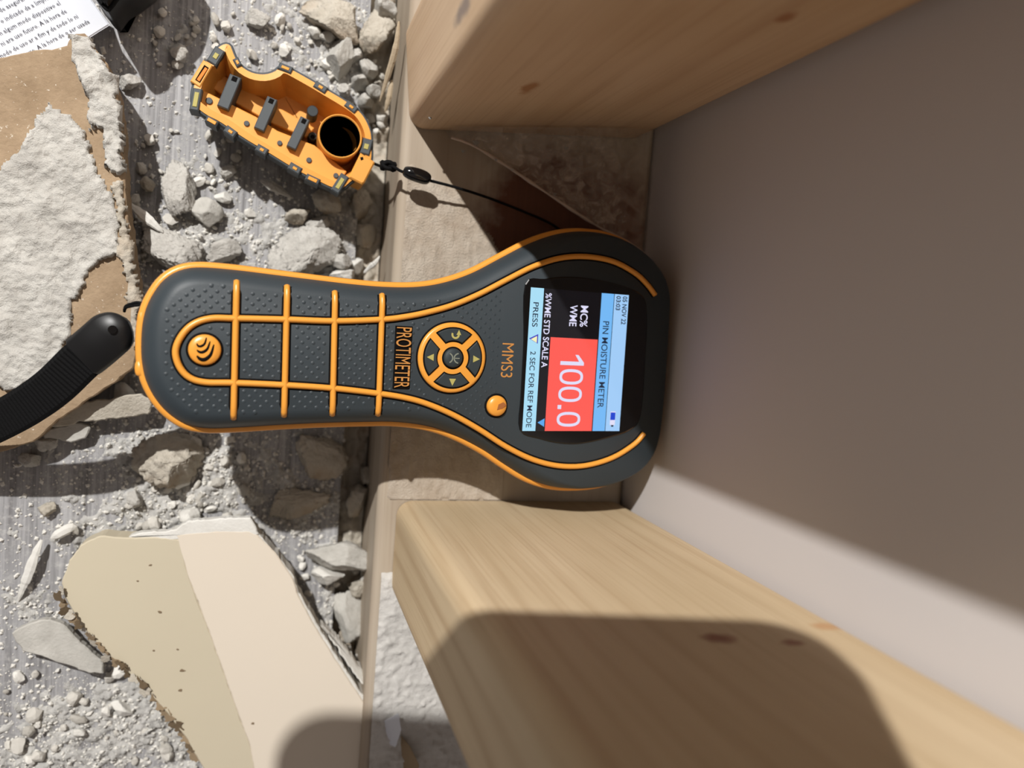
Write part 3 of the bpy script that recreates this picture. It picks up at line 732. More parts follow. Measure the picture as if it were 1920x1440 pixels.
ka = np.linspace(0, 2*math.pi*2.2, 40)
mesh('knot', *tube(np.column_stack([kn[0] + .0022*np.sin(ka), kn[1] + .0011*np.cos(ka*1.5), kn[2] + .0010*np.cos(ka)]), 0.00075, 6), M['cord'], teth, True)

# ------------------------------------------------------------------ boards and sheets
def tilt_plane(a, b, c):
    a, b, c = P(*a), P(*b), P(*c); n = np.cross(b-a, c-a); n /= np.linalg.norm(n)
    if n[2] < 0: n = -n
    return a, n
def slab(name, pxpoly, plane, thick, mat, parent=None, jag=0.0, step=0.0012, seed=0, bev=0.0004, smooth=False):
    p0, n = plane
    q3 = np.array([PL(x, y, p0, n) for x, y in pxpoly])
    q = ccw(resample(q3[:, :2], step))
    if jag:
        k = np.arange(len(q)); j = (fbm(k*0.35, k*0 + seed, seed, 3) - 0.5)*2*jag + (nrng.random(len(q)) - 0.5)*jag*0.5
        q = inset(q, j)
    zt = lambda w: p0[2] - ((w[:, 0]-p0[0])*n[0] + (w[:, 1]-p0[1])*n[1])/n[2]
    lo_ = inset(q, (nrng.random(len(q)))*jag*0.6) if jag else q
    top = inset(q, bev)
    rings = [np.column_stack([lo_, zt(lo_) - thick]), np.column_stack([q, zt(q) - bev]), np.column_stack([top, zt(top)])]
    return mesh(name, *loft(rings), mat, parent)

# leaflet under the left board
LP = tilt_plane((0, 0, .0175), (200, 40, .0165), (100, 100, .0165))
leaf = thing('instruction_leaflet', P(60, 40, .010), 'white printed leaflet in the upper left corner tucked under the broken board', 'leaflet')
slab('sheet', [(-90, -60), (150, -60), (172, 0), (206, 47), (170, 68), (120, 110), (-90, 160)], LP, 0.0003, M['leaflet'], leaf, 0, 0.004)
lines = ['o ser usada', 'ar a fim y de todo lo ni', 'ara uso futuro. A la hora de', 'em algum modo dispositivo el', 'chute o indicado da a limpio', 'y. Trate de asegurar el ap',
         'o lixo comum. el cable elec', 'trico ou em el modo de uso', 'dispositivo el lado indicado', 'as dispon el centro de', 'sin uso, con el paso']
p_o = PL(0, 120, *LP); ex = PL(176, 42, *LP) - PL(30, 119, *LP); ex /= np.linalg.norm(ex); ey = np.cross(LP[1], ex)
def leaf_text(st, start, hgt, parent):
    cu = bpy.data.curves.new('t', 'FONT'); cu.body = st; cu.size = 1.0; cu.resolution_u = 1
    ob = bpy.data.objects.new('t', cu); col.objects.link(ob)
    dg = bpy.context.evaluated_depsgraph_get(); me0 = ob.evaluated_get(dg).to_mesh()
    V = np.array([v.co[:] for v in me0.vertices]); Fc = [tuple(p.vertices) for p in me0.polygons]
    ob.evaluated_get(dg).to_mesh_clear(); bpy.data.objects.remove(ob); bpy.data.curves.remove(cu)
    V = V[:, :2]*hgt; w = V[:, 0].max()
    return start + V[:, :1]*ex + V[:, 1:2]*ey + LP[1]*0.00025 - w*ex, Fc
for i, st in enumerate(lines):
    end = PL(174, 40, *LP) + ey*(0.0027*i) - ex*(0.0006*(i % 3) + 0.001 + 0.00135*i)
    long = (lines[(i*3+5) % len(lines)] + ' ' + lines[(i*5+2) % len(lines)] + ' ' + st)
    v, f = leaf_text(long[-76:], end, 0.0018, leaf)
    mesh('text_line', v, f, M['ink'], leaf)

# left broken plasterboard, brown paper up with gypsum crust
BP = tilt_plane((60, 110, .0200), (225, 300, .0215), (120, 760, .0150))
board = thing('broken_plasterboard', P(100, 400, 0), 'broken plasterboard, brown paper face and white gypsum crust, lying at the left edge', 'plasterboard')
BPOLY = [(-110, 118), (0, 108), (64, 94), (100, 92), (126, 86), (133, 66), (160, 62), (172, 80), (200, 120), (218, 170), (228, 220), (232, 300), (238, 400), (250, 480), (262, 560), (264, 640),
         (250, 690), (190, 735), (120, 780), (60, 830), (-110, 880)]
slab('paper_face', BPOLY, BP, 0.0105, M['paper'], board, 0.0005, 0.0012, 3)
def bz(x, y): return BP[0][2] - ((x-BP[0][0])*BP[1][0] + (y-BP[0][1])*BP[1][1])/BP[1][2]
CR1 = [(-60, 330), (0, 318), (35, 285), (60, 240), (92, 194), (120, 215), (148, 232), (165, 270), (176, 318), (196, 335), (215, 360), (222, 420), (226, 470), (190, 490), (166, 510), (146, 545), (132, 575), (134, 610), (120, 655),
       (112, 690), (60, 715), (22, 730), (-60, 700)]
CR2 = [(133, 68), (150, 64), (172, 74), (190, 108), (208, 140), (222, 180), (231, 240), (231, 300), (226, 330), (205, 320), (196, 270), (190, 235), (172, 246), (162, 220), (166, 195), (160, 160), (146, 125), (136, 110)]
CR3 = [(225, 330), (236, 420), (250, 500), (263, 560), (262, 640), (252, 660), (244, 600), (236, 540), (226, 470), (218, 420), (214, 360)]
def h_crust(polys, amp, s1, s2, seed, edge=0.30):
    def f(x, y, px, py):
        j = 26*(fbm(x*330, y*330, seed+3, 4, .62) - .5)
        j2 = 26*(fbm(x*330 + 50, y*330, seed+8, 4, .62) - .5)
        m = np.zeros(len(x), bool)
        for p in polys: m |= inside(p, px + j, py + j2)
        n = fbm(x*s1, y*s1, seed, 5, 0.62); n2 = fbm(x*s2, y*s2, seed+4, 3, .6)
        return np.where(m, 0.0004 + amp*np.clip(n - edge, 0, 1) + 0.0012*n2, -0.0010)
    return f
x0, y1 = P(-40, 40, .02)[:2]; x1, y0 = P(300, 760, .015)[:2]
def crust(name, polys, amp, s1, s2, seed, mat):
    o = field(name, x0, x1, y0, y1, 0.0006, 0, h_crust(polys, amp, s1, s2, seed), mat, bz)
    o.parent = board; o.matrix_parent_inverse = Matrix.Translation(-board.location); return o
crust('gypsum_crust', [CR1], 0.0034, 170, 800, 31, M['gypsum'])
crust('gypsum_edge', [CR2], 0.0075, 150, 700, 41, M['gypsum'])
crust('gypsum_rim', [CR3], 0.0030, 200, 900, 51, M['gypsum_warm'])

# painted plasterboard piece, lower left
CPL = tilt_plane((330, 1010, .0165), (720, 1330, .0250), (450, 1430, .0170))
CPL2 = tilt_plane((330, 1010, .01655), (450, 1430, .01705), (110, 1110, .0125))
cream = thing('painted_plasterboard', P(450, 1230, 0), 'cream painted plasterboard offcut with torn paper edges at the bottom left', 'plasterboard')
slab('gypsum_core', [(322, 1000), (345, 992), (400, 985), (470, 980), (486, 1003), (520, 1040), (552, 1082), (560, 1112), (596, 1172), (626, 1222), (672, 1290), (702, 1336), (724, 1402), (726, 1480), (728, 1560), (500, 1560), (462, 1400), (400, 1220), (350, 1080)],
     (CPL[0] - CPL[1]*0.0004, CPL[1]), 0.0095, M['gypsum_white'], cream, 0.0005, 0.0012, 7)
slab('painted_face', [(330, 1004), (346, 1000), (400, 996), (468, 996), (484, 1004), (520, 1042), (550, 1084), (557, 1112), (591, 1174), (621, 1224), (666, 1292), (697, 1338), (718, 1404), (720, 1480), (722, 1560), (500, 1560), (468, 1400), (404, 1220), (352, 1080)],
     (CPL[0] + CPL[1]*0.0004, CPL[1]), 0.0008, M['paint'], cream, 0.00025, 0.0012, 8)
slab('skim_face', [(354, 1080), (336, 1012), (300, 1008), (240, 1008), (190, 1004), (152, 1022), (130, 1052), (116, 1092), (122, 1122), (160, 1188), (206, 1232), (262, 1282), (306, 1330), (346, 1380), (384, 1445), (440, 1560), (502, 1560), (470, 1400), (406, 1220)],
     (CPL2[0] + CPL2[1]*0.0003, CPL2[1]), 0.0085, M['skim'], cream, 0.0003, 0.0012, 9)
o = slab('torn_white_edge', [(238, 1008), (262, 1000), (330, 994), (338, 984), (356, 976), (420, 972), (470, 972), (478, 984), (484, 1003), (400, 999), (336, 1012), (300, 1016)], (CPL[0] + CPL[1]*0.0003, CPL[1]), 0.004, M['gypsum_white'], cream, 0.0005, 0.0009, 12)
M['speck'] = mat_plain('dark_speck', lin(120, 104, 84), 0.9, 0.1)
for (x, y, r) in ((282, 1060, 4), (258, 1090, 3), (300, 1148, 5), (288, 1220, 3), (333, 1218, 3), (342, 1258, 6), (338, 1295, 5), (474, 1357, 4)):
    q = [(x + r*k*math.cos(a), y + r*k*.6*math.sin(a)) for a, k in zip(np.linspace(0, 6.28, 7, endpoint=False), 0.6 + 0.6*nrng.random(7))]
    pl = CPL if x > 400 else CPL2
    slab('paint_speck', q, (pl[0] + pl[1]*0.0005, pl[1]), 0.0004, M['speck'], cream, 0, 0.0004, 0, 0.0001)
# fringe of torn brown paper along the left edge
fr = [(112, 1100), (120, 1135), (140, 1165), (168, 1196), (196, 1225), (218, 1240), (246, 1262), (276, 1292), (304, 1326), (330, 1356), (352, 1388), (376, 1430)]
frc = catmull(fr, 6, False)
for i in range(0, len(frc) - 3, 2):
    a = frc[i]; b = frc[min(i + 3, len(frc) - 1)]; d = (b - a)/np.linalg.norm(b - a); s = np.array([-d[1], d[0]])
    w0 = rng.uniform(2, 17); w1 = rng.uniform(2, 9)
    q = [a - s*w1*0.8, b - s*w1*rng.uniform(.3, 1), b + s*w0*rng.uniform(.2, .9), (a+b)/2 + s*w0, a + s*w0*rng.uniform(.2, .9)]
    zz = rng.uniform(.0138, .0168)
    pl = tilt_plane((*q[0], zz), (*q[1], zz + rng.uniform(-.001, .0016)), (*q[3], zz - rng.uniform(-.001, .0035)))
    slab('torn_paper', q, pl, 0.0004, M[('torn', 'torn_dark', 'gypsum_warm')[rng.choice((0, 0, 1, 1, 2))]], cream, 0.0011, 0.0006, i, 0.0001)
# long gypsum strip leaning along its right edge
GP = tilt_plane((600, 1180, .0180), (715, 1310, .0200), (690, 1300, .0225))
o = slab('gypsum_strip', [(600, 1170), (614, 1178), (640, 1208), (668, 1246), (700, 1280), (726, 1308), (724, 1318), (704, 1320), (690, 1298), (664, 1262), (640, 1228), (616, 1196)], GP, 0.006, M['gypsum_white'], None, 0.0006, 0.0009, 17)
tag(o, 'narrow white gypsum strip along the right edge of the painted offcut', 'plaster')
# grey triangular shard left of it
SP = tilt_plane((30, 1190, .0075), (190, 1250, .0085), (100, 1165, .0080))
o = slab('plaster_shard', [(22, 1188), (48, 1172), (92, 1160), (122, 1172), (150, 1206), (194, 1242), (192, 1264), (166, 1262), (130, 1250), (92, 1236), (40, 1220)], SP, 0.0030, M['gypsum_grey'], None, 0.0004, 0.0009, 19)
tag(o, 'flat grey triangular plaster shard beside the torn edge of the painted offcut', 'plaster')

# ------------------------------------------------------------------ rubble pieces
def rock_mesh(seed, sub=3, flat=0.6, cuts=7, rough=0.10):
    bm = bmesh.new(); bmesh.ops.create_icosphere(bm, subdivisions=sub, radius=1.0)
    r = np.random.default_rng(seed); V = np.array([v.co[:] for v in bm.verts])
    for _ in range(cuts):
        n = r.normal(size=3); n /= np.linalg.norm(n); d = r.uniform(0.45, 0.85)
        t = V @ n; over = np.clip(t - d, 0, None); V -= over[:, None]*n
    nz = fbm(V[:, 0]*2.2 + V[:, 2]*1.3 + seed, V[:, 1]*2.2 - V[:, 2]*1.7, seed, 4, .6) - 0.5
    nf = fbm(V[:, 0]*9 + V[:, 2]*5 + seed, V[:, 1]*9 - V[:, 2]*7, seed + 5, 4, .7) - 0.5
    V *= (1 + rough*2.2*nz + rough*1.9*nf)[:, None]
    lo_, hi = V.min(0), V.max(0); V = (V - (lo_+hi)/2) / ((hi-lo_)/2)
    for v, c in zip(bm.verts, V): v.co = c
    me = bpy.data.meshes.new('plaster_chunk'); bm.to_mesh(me); bm.free(); return me
def rock(name, px, py, w, h, ht, ang, mat, label, cat='plaster', seed=0, z0=0.0, group=None, tiltx=0.0, tilty=0.0, cuts=7, rough=0.10):
    me = rock_mesh(seed, 5 if max(w, h) > 70 else 4, 1, cuts, rough)
    me.materials.append(M[mat])
    for p in me.polygons: p.use_smooth = True
    o = bpy.data.objects.new(name, me); col.objects.link(o)
    c = P(px, py, z0 + ht*0.5); sx = np.linalg.norm(P(px + w/2, py, z0 + ht*.5) - c); sy = np.linalg.norm(P(px, py + h/2, z0 + ht*.5) - c)
    co = np.array([v.co[:] for v in me.vertices])*np.array([sx, sy, ht/2]); me.vertices.foreach_set('co', co.ravel()); me.update()
    o.rotation_euler = (tiltx, tilty, ang); o.location = (c[0], c[1], z0 + ht/2*0.92)
    return tag(o, label, cat, group)
CH = [  # px, py, w, h, height(m), angle, material, label
 (620, 34, 118, 78, .014, .1, 'gypsum_warm', 'large plaster block at the top edge above the cap'),
 (482, 36, 48, 34, .006, .3, 'gypsum', 'pale plaster lump near the top edge left of the large block'),
 (333, 98, 42, 36, .007, .2, 'gypsum', 'rounded white plaster lump to the left of the cap'),
 (243, 153, 46, 28, .006, -.3, 'gypsum', 'small jagged plaster lump touching the broken board edge'),
 (335, 352, 66, 108, .010, -.2, 'gypsum', 'tall oblong plaster chunk below the left end of the cap'),
 (277, 344, 30, 28, .007, .0, 'gypsum_warm', 'round plaster nugget between board edge and oblong chunk'),
 (388, 396, 62, 52, .008, .4, 'gypsum_grey', 'rounded plaster chunk right of the oblong chunk'),
 (418, 369, 34, 24, .004, .1, 'gypsum_white', 'thin white triangular flake below the cap'),
 (428, 320, 36, 24, .004, -.5, 'gypsum', 'small bright flake in front of the cap shadow'),
 (320, 470, 120, 82, .010, .2, 'gypsum', 'broad crumbly plaster mass beside the meter tail'),
 (420, 470, 70, 44, .007, -.3, 'gypsum', 'flat plaster lump above the meter handle'),
 (572, 472, 150, 96, .013, -.35, 'gypsum', 'largest broad plaster slab between the cap and the meter handle'),
 (560, 405, 56, 34, .008, -.5, 'gypsum_warm', 'plaster chunk at the upper end of the broad slab'),
 (596, 420, 46, 30, .008, -.4, 'gypsum', 'angular plaster chunk behind the broad slab near the gap'),
 (640, 490, 44, 30, .009, .2, 'gypsum', 'small rounded chunk at the right end of the broad slab'),
 (668, 498, 28, 34, .010, .1, 'gypsum_white', 'square white plaster chip in the gap above the handle'),
 (640, 518, 56, 26, .009, -.3, 'gypsum_white', 'white triangular chip touching the orange trim of the handle'),
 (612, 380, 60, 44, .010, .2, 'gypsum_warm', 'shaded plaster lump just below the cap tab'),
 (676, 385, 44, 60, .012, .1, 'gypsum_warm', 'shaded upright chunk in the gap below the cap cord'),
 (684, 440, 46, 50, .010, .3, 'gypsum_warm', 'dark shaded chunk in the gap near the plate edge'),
 (638, 108, 50, 78, .011, .1, 'gypsum_grey', 'pale flat plaster slab above the cap beside the laminate edge'),
 (612, 70, 34, 22, .006, -.3, 'gypsum', 'bright angular chip under the large top block'),
 (590, 60, 30, 22, .006, .3, 'gypsum_white', 'white chip at the lower left of the large top block'),
 (664, 106, 30, 26, .012, .1, 'gypsum', 'white lump in the gap beside the pale flat slab'),
 (690, 130, 40, 34, .013, .5, 'gypsum', 'uppermost plaster lump of the cluster in the gap by the cap'),
 (676, 152, 36, 32, .013, .2, 'gypsum', 'middle plaster lump of the cluster in the gap by the cap'),
 (700, 172, 34, 30, .013, .8, 'gypsum_grey', 'right-hand plaster lump of the cluster in the gap by the cap'),
 (686, 190, 30, 26, .012, .1, 'gypsum_grey', 'lowest plaster lump of the cluster in the gap by the cap'),
 (645, 168, 26, 24, .008, .3, 'gypsum', 'plaster nugget touching the upper rim of the cap'),
 (706, 62, 66, 90, .014, .2, 'gypsum_warm', 'brown-grey mortar lump in the gap near the top edge'),
 (722, 20, 44, 40, .016, .2, 'gypsum', 'white lump wedged at the top end of the gap'),
 (312, 865, 140, 106, .016, .1, 'gypsum_warm', 'big yellowish plaster lump below the meter tail'),
 (88, 955, 36, 30, .004, .1, 'gypsum_warm', 'lone beige flake on the bare laminate at the left'),
 (235, 742, 54, 48, .007, .3, 'gypsum_white', 'white plaster flake by the meter tail under the strap'),
 (252, 936, 36, 32, .007, .4, 'gypsum', 'grey-white nugget above the painted offcut'),
 (340, 905, 34, 20, .005, -.4, 'gypsum_white', 'thin white chip right below the big yellowish lump'),
 (636, 1040, 128, 56, .014, .25, 'gypsum_grey', 'pale plaster slab at the end of the handle shadow'),
 (614, 1080, 64, 30, .012, .2, 'gypsum_white', 'white wedge-shaped chip below the pale slab by the gap'),
 (660, 1150, 62, 96, .012, -.4, 'gypsum_grey', 'smooth grey flake standing between painted offcut and plate'),
 (672, 1100, 44, 40, .012, .2, 'gypsum_warm', 'rounded brownish lump in the gap beside the lower stud'),
 (694, 1078, 36, 28, .014, .1, 'gypsum_white', 'white chip against the plate beside the lower stud'),
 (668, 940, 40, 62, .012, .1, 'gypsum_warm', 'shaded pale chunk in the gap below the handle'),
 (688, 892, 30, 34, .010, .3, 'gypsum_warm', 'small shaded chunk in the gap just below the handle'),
 (690, 1228, 24, 22, .009, .3, 'gypsum_white', 'small white ball of plaster in the gap near the gypsum strip'),
 (228, 1329, 50, 26, .005, .35, 'gypsum_white', 'small rectangular white chip in the dust at the bottom left'),
 (148, 1374, 26, 18, .004, .2, 'gypsum_white', 'tiny white chip near the bottom left corner'),
 (55, 862, 44, 30, .006, .5, 'gypsum', 'pale plaster chunk below the strap at the left edge'),
 (90, 828, 46, 34, .007, -.4, 'gypsum', 'angular plaster chunk tucked under the strap'),
 (356, 968, 40, 34, .007, .2, 'gypsum_white', 'white chip at the upper tip of the painted face'),
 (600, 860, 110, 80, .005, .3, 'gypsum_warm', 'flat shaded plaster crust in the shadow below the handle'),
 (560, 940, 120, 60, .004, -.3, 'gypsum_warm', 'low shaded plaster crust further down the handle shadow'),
]
for i, (px, py, w, h, ht, ang, mt, lb) in enumerate(CH):
    gap = px > 655
    rock('plaster_chunk', px, py, w, h, ht, -ang, mt, lb, seed=100 + i*7, z0=(-0.0025 if py < 230 else -0.0065) if gap else 0.0003, cuts=8 if mt != 'gypsum_grey' else 11, rough=0.17 if mt in ('gypsum', 'gypsum_warm') else 0.08)
# slivers and splinters
def sliver(name, pts, r, mat, label, flat=0.5, cat='plaster'):
    p = catmull([P(x, y, z) for x, y, z in pts], 5, False); n = len(p)
    rr = r*np.clip(np.sin(np.linspace(0.25, math.pi - 0.12, n)), 0.12, 1)*(0.85 + 0.3*nrng.random(n))
    return tag(mesh(name, *tube(p, rr, 7, None, flat), mat, None, False), label, cat)
M['splinter'] = mat_plain('pine_splinter', lin(176, 160, 136), 0.8, 0.2, 0.4, 900, 0.2)
sliver('plaster_sliver', [(78, 1012, .004), (66, 1040, .0045), (54, 1075, .004), (44, 1100, .003), (34, 1128, .0015)], 0.0016, M['gypsum_white'], 'long white curved sliver lying on the bare laminate')
sliver('plaster_sliver', [(96, 1010, .004), (112, 1000, .0045), (134, 990, .004), (146, 1002, .0025)], 0.0020, M['gypsum_white'], 'short thick white sliver above the long curved one')
sliver('plaster_sliver', [(488, 338, .006), (505, 346, .0065), (525, 357, .005), (550, 372, .003)], 0.0017, M['gypsum'], 'white stick-like sliver in the cap shadow')
sliver('plaster_sliver', [(240, 380, .009), (262, 398, .0085), (286, 418, .008), (306, 436, .0075)], 0.0017, M['gypsum_white'], 'straight white strip beside the broken board edge')
sliver('plaster_sliver', [(682, 512, .012), (694, 500, .014), (704, 492, .016), (712, 480, .017)], 0.0010, M['gypsum_white'], 'thin white sliver leaning in the gap above the handle')
sliver('timber_splinter', [(748, 40, .030), (742, 90, .026), (728, 140, .020), (712, 190, .014)], 0.0012, M['splinter'], 'long pale timber splinter peeling off the plate edge by the cap', 0.6, 'splinter')
sliver('timber_splinter', [(735, 150, .018), (730, 180, .016), (722, 210, .013)], 0.0010, M['splinter'], 'short timber splinter below the long one', 0.6, 'splinter')
# flat pieces of gypsum and paper under the strap
o = slab('plaster_shard', [(76, 786), (130, 760), (200, 748), (262, 738), (284, 752), (280, 775), (220, 786), (160, 790), (112, 800), (80, 800)], tilt_plane((80, 790, .009), (280, 750, .0105), (160, 800, .0085)), 0.003, M['gypsum_warm'], None, 0.0006, 0.0009, 23)
tag(o, 'long beige plaster flake below the strap sleeve', 'plaster')
o = slab('plaster_shard', [(70, 806), (110, 800), (150, 790), (172, 800), (160, 820), (130, 830), (112, 822), (84, 822)], tilt_plane((70, 810, .006), (170, 800, .006), (120, 830, .0055)), 0.0025, M['gypsum_grey'], None, 0.0006, 0.0009, 29)
tag(o, 'smaller grey plaster flake under the long beige flake', 'plaster')
o = slab('paper_scrap', [(720, 1352), (748, 1338), (752, 1372), (742, 1402), (728, 1396)], tilt_plane((720, 1352, .0295), (750, 1340, .036), (735, 1400, .0295)), 0.0004, M['leaflet'], None, 0.0003, 0.0008, 31, 0.0001)
tag(o, 'curled pale paper scrap beside the plate at the bottom', 'paper')
o = slab('paper_scrap', [(752, 1380), (772, 1404), (786, 1436), (764, 1470), (748, 1420)], tilt_plane((752, 1380, .0295), (786, 1436, .036), (764, 1470, .030)), 0.0004, M['torn'], None, 0.0003, 0.0008, 33, 0.0001)
tag(o, 'torn brown paper scrap at the bottom edge beside the plate', 'paper')

# loose crumbs, alike, in loops that share mesh data
crumb_me = []
for k in range(8):
    me = rock_mesh(900 + k, 2, 1, 8, 0.12); me.name = 'plaster_crumb'; me.materials.append(M[('crumb', 'crumb_white', 'crumb', 'crumb_grey')[k % 4]]); crumb_me.append(me)
zones = [((240, 820, 470, 1000), 70, 'plaster crumb in the dust field below the meter handle', 'crumbs below the handle'),
         ((290, 20, 640, 130), 40, 'plaster crumb on the laminate above the cap', 'crumbs above the cap'),
         ((250, 220, 470, 480), 46, 'plaster crumb on the laminate between board edge and cap', 'crumbs left of the cap'),
         ((10, 1250, 330, 1430), 60, 'plaster crumb in the thick dust at the bottom left', 'crumbs at the bottom left'),
         ((560, 1010, 700, 1250), 40, 'plaster crumb between painted offcut and plate', 'crumbs by the lower gap'),
         ((600, 90, 720, 250), 40, 'plaster crumb in the pile between cap and plate', 'crumbs beside the cap')]
board_poly = np.array(BPOLY); cream_poly = np.array([(110, 1090), (180, 1000), (340, 980), (480, 985), (560, 1110), (720, 1330), (800, 1440), (400, 1440), (260, 1290)])
for (xa, ya, xb, yb), cnt, lb, gr in zones:
    k = 0; tries = 0
    while k < cnt and tries < cnt*8:
        tries += 1
        px = rng.uniform(xa, xb); py = rng.uniform(ya, yb)
        if inside(board_poly, px, py) or inside(cream_poly, px, py) or inside(np.array([kpx(*c_) for c_ in CO]), px, py): continue
        r = 0.0006 + 0.0017*rng.random()**2
        z0 = 0.0005 if px < 652 else -0.003
        o = bpy.data.objects.new('plaster_crumb', rng.choice(crumb_me)); col.objects.link(o)
        c_ = P(px, py, z0 + r)
        o.location = (c_[0], c_[1], z0 + r*0.75); o.scale = (r*rng.uniform(.8, 1.5), r*rng.uniform(.7, 1.2), r*rng.uniform(.6, 1))
        o.rotation_euler = (rng.uniform(-.4, .4), rng.uniform(-.4, .4), rng.uniform(0, 6.28))
        tag(o, lb, 'crumb', gr); k += 1
# grit too small to pick apart
tet = np.array([[1, 1, 1], [-1, -1, 1], [-1, 1, -1], [1, -1, -1]], float)*0.6
oct_ = np.array([[1,0,0],[-1,0,0],[0,1,0],[0,-1,0],[0,0,1],[0,0,-1]], float); octF = [(0,2,4),(2,1,4),(1,3,4),(3,0,4),(2,0,5),(1,2,5),(3,1,5),(0,3,5)]
V = []; Fc = []; cnt = 0
N = 90000
gx = nrng.uniform(-0.12, X_LAM, N); gy = nrng.uniform(-0.19, 0.13, N)
gpx, gpy = proj_many(np.column_stack([gx, gy, np.zeros(N)]))
dens = np.clip(blobs(gpx, gpy, FLOOR_DUST)*0.42 + 0.07, 0, 1)*(0.3 + 1.2*fbm(gx*130, gy*130, 77, 3))
keep = (nrng.random(N) < dens)
hh = h_floor(gx, gy, gpx, gpy)
for x, y, h in zip(gx[keep], gy[keep], hh[keep]):
    r = 0.00022 + 0.00070*nrng.random()**3
    S_ = oct_*(0.6 + 0.8*nrng.random((6, 1)))*r
    a = nrng.random()*6.28; ca, sa = math.cos(a), math.sin(a)
    V.append(np.column_stack([S_[:, 0]*ca - S_[:, 1]*sa + x, S_[:, 0]*sa + S_[:, 1]*ca + y, S_[:, 2]*.8 + max(h, 0) + r*.4]))
    Fc += [(i+cnt, j+cnt, k+cnt) for i, j, k in octF]; cnt += 6
o = mesh('plaster_grit', np.vstack(V), Fc, M['crumb_white'], dust)
o['kind'] = 'stuff'

# ------------------------------------------------------------------ black pouch at the top edge
pouch = thing('black_pouch', P(215, -40, 0), 'black pouch corner poking in at the top edge beside the leaflet', 'pouch')
q = ccw(catmull(np.array([P(x, y, .030)[:2] for x, y in [(160, -44), (180, -6), (198, 14), (208, 8), (224, -12), (258, -34), (300, -80), (300, -180), (140, -180)]]), 4))
rings = [np.column_stack([inset(q, .003), np.full(len(q), .001)]), np.column_stack([q, np.full(len(q), .010)]), np.column_stack([q, np.full(len(q), .026)]), np.column_stack([inset(q, .0015), np.full(len(q), .030)]), np.column_stack([inset(q, .005), np.full(len(q), .032)])]
mesh('case', *loft(rings), M['black'], pouch, True)
mesh('piping', *tube(np.column_stack([inset(q, .0004), np.full(len(q), .0275)]), 0.0007, 6, None, 1, True), M['cord'], pouch, True)

# ------------------------------------------------------------------ cobweb in the upper corner
def mat_web():
    t = NT('cobweb'); v = t.coord()
    n = t.noise(v, 210, 7, 0.75, 1.2); f = t.ramp(n, [(0.36, (0.05, 0.05, 0.05)), (0.7, (0.8, 0.8, 0.8))])
    at = t.n('ShaderNodeAttribute'); at.attribute_name = 'thickness'
    f = t.math('MULTIPLY', f, at.outputs['Fac'])
    t.set(lin(196, 184, 172), 1.0, 0.0)
    tr = t.n('ShaderNodeBsdfTransparent'); mx = t.n('ShaderNodeMixShader')
    t.l(f, mx.inputs[0]); t.l(tr.outputs[0], mx.inputs[1]); t.l(t.b.outputs[0], mx.inputs[2]); t.l(mx.outputs[0], t.out.inputs[0])
    return t.m
web = thing('cobweb', (X_WALL - .02, Y_UP - .01, ZP), 'dusty grey cobweb veil across the foot of the upper stud', 'cobweb')
# veil edges: along the stud foot, down the wall, free edge across the corner
g0 = P(800, 252, ZP + .020); g0[1] = Y_UP - .0006
nA, nB = 26, 20
fe = catmull([P(846, 258, ZP+.006), P(872, 266, ZP+.007), P(905, 283, ZP+.007), P(960, 318, ZP+.008), P(1040, 372, ZP+.010), P(1120, 424, ZP+.012), P(1190, 462, ZP+.016), P(1232, 500, ZP+.022)], 6, False)
fe = resample(fe, np.sum(np.linalg.norm(np.diff(fe, axis=0), axis=1))/(nA), False)[:nA+1]
tops = []
for i in range(len(fe)):
    t = i/(len(fe)-1)
    xx = X_STUD + .008 + t*(X_WALL - X_STUD - .012); tops.append([xx, Y_UP - (X_WALL - .0048 - xx)*math.tan(YAW) - .0008, ZP + .010 + .010*t])
tops = np.array(tops); V = []; 
for i in range(len(fe)):
    for j in range(nB + 1):
        s = j/nB; p = fe[i]*(1-s) + tops[i]*s
        p = p + np.array([0, 0, -.006*math.sin(math.pi*s) + .0012*(vnoise(i*.6, j*.6, 3) - .5)]); p[2] = max(p[2], ZP + .0015)
        p[0] = min(p[0], X_WALL - .0008); p[1] = min(p[1], Y_UP - (X_WALL - .0048 - p[0])*math.tan(YAW) - .0006); V.append(p)
Fc = [(i*(nB+1)+j, (i+1)*(nB+1)+j, (i+1)*(nB+1)+j+1, i*(nB+1)+j+1) for i in range(len(fe)-1) for j in range(nB)]
vo = mesh('veil', V, Fc, mat_web(), web, True)
at = vo.data.attributes.new('thickness', 'FLOAT', 'POINT')
at.data.foreach_set('value', [min(1.0, 0.25 + 1.6*min(i, 3)/3*0.5)*min(1.0, max(0.0, (len(fe) - 1 - i)/6.0))*(1.0 - 0.55*max(0, j/nB - 0.55)/0.45) for i in range(len(fe)) for j in range(nB + 1)])
M['web_thread'] = mat_plain('web_thread', lin(190, 172, 158), 1.0, 0.0, 0.5, 2000, 0.2)
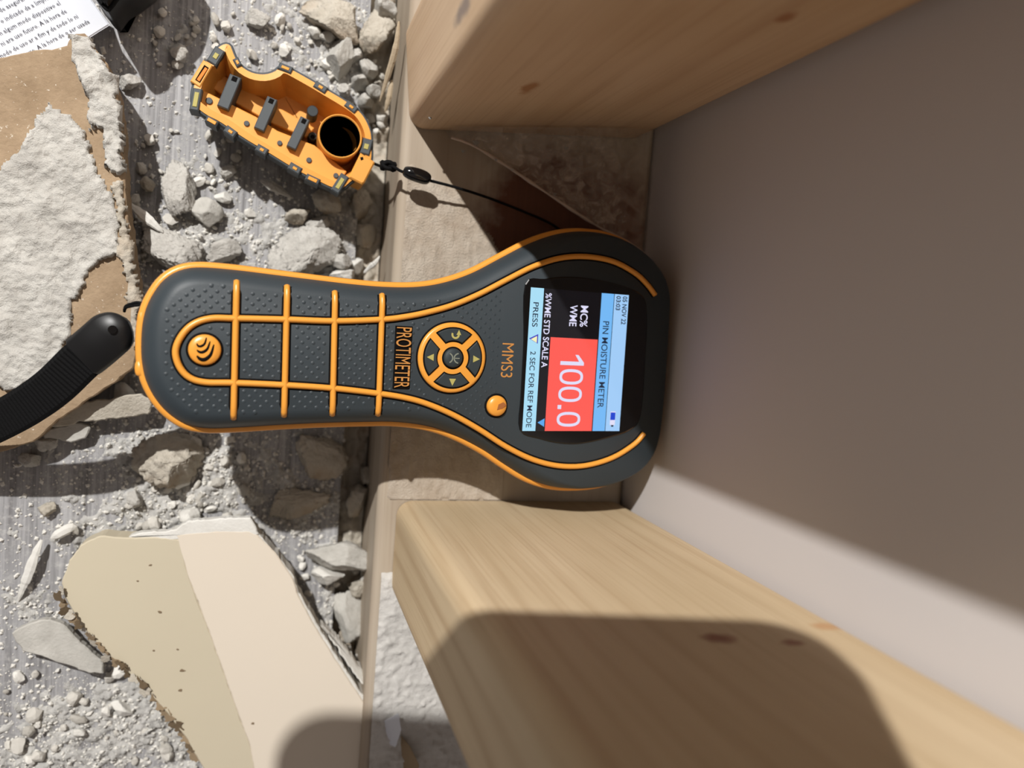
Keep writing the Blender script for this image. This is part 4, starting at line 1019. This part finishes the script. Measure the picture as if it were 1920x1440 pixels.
mesh('edge_thread', *tube(fe, 0.0005*(0.6 + 0.8*nrng.random(len(fe))), 6), M['web_thread'], web, True)
me = rock_mesh(77, 2)
me.materials.append(M['gypsum'])
for (x, y, z, r) in ((892, 268, .009, .0012), (868, 284, .009, .0007), (1062, 278, .014, .0008), (960, 318, .0095, .0006), (1040, 364, .0105, .0006), (1124, 403, .010, .0006), (806, 222, .02, .0006), (930, 300, .009, .0006)):
    o = bpy.data.objects.new('dust_clot', me); col.objects.link(o); o.parent = web; o.matrix_parent_inverse = Matrix.Translation(-web.location)
    o.location = tuple(P(x, y, ZP + z)); o.scale = (r, r*.7, r*.7)

# ------------------------------------------------------------------ the phone that takes the picture (just behind the lens; casts the rounded shadow)
PH_L, PH_W, PH_T, PH_R = 0.134, 0.078, 0.008, 0.016
def phone_pt(x, y, z): return CAM + ROT @ np.array([x, y, z])
phone = thing('smartphone', phone_pt(-.06, .02, .010), 'black smartphone with rounded corners held level above the meter, taking the picture', 'phone')
PX0, PY1 = -0.100, 0.066                        # left and upper edge relative to the lens
cs = []
for (cx, cy, a0) in ((PX0+PH_L-PH_R, PY1-PH_R, 0), (PX0+PH_R, PY1-PH_R, 90), (PX0+PH_R, PY1-PH_W+PH_R, 180), (PX0+PH_L-PH_R, PY1-PH_W+PH_R, 270)):
    for a in np.linspace(a0, a0+90, 9): cs.append((cx + PH_R*math.cos(R(a)), cy + PH_R*math.sin(R(a))))
cs = ccw(np.array(cs))
def ph_ring(d, z): return np.array([phone_pt(x, y, z) for x, y in inset(cs, d)])
mesh('phone_body', *loft([ph_ring(.0012, .0045), ph_ring(0, .0058), ph_ring(0, .0110), ph_ring(.0012, .0125)]), M['black'], phone, True)
mesh('phone_screen', *loft([ph_ring(.003, .01249), ph_ring(.003, .0127)]), M['glass'], phone)
a = np.linspace(0, 2*math.pi, 28, endpoint=False)
lr = lambda r, z: np.array([phone_pt(r*math.cos(t), r*math.sin(t), z) for t in a])
mesh('lens_ring', *loft([lr(.0075, .0046), lr(.0075, .0030), lr(.0060, .0030), lr(.0060, .0044)], False, False), M['black'], phone, True)
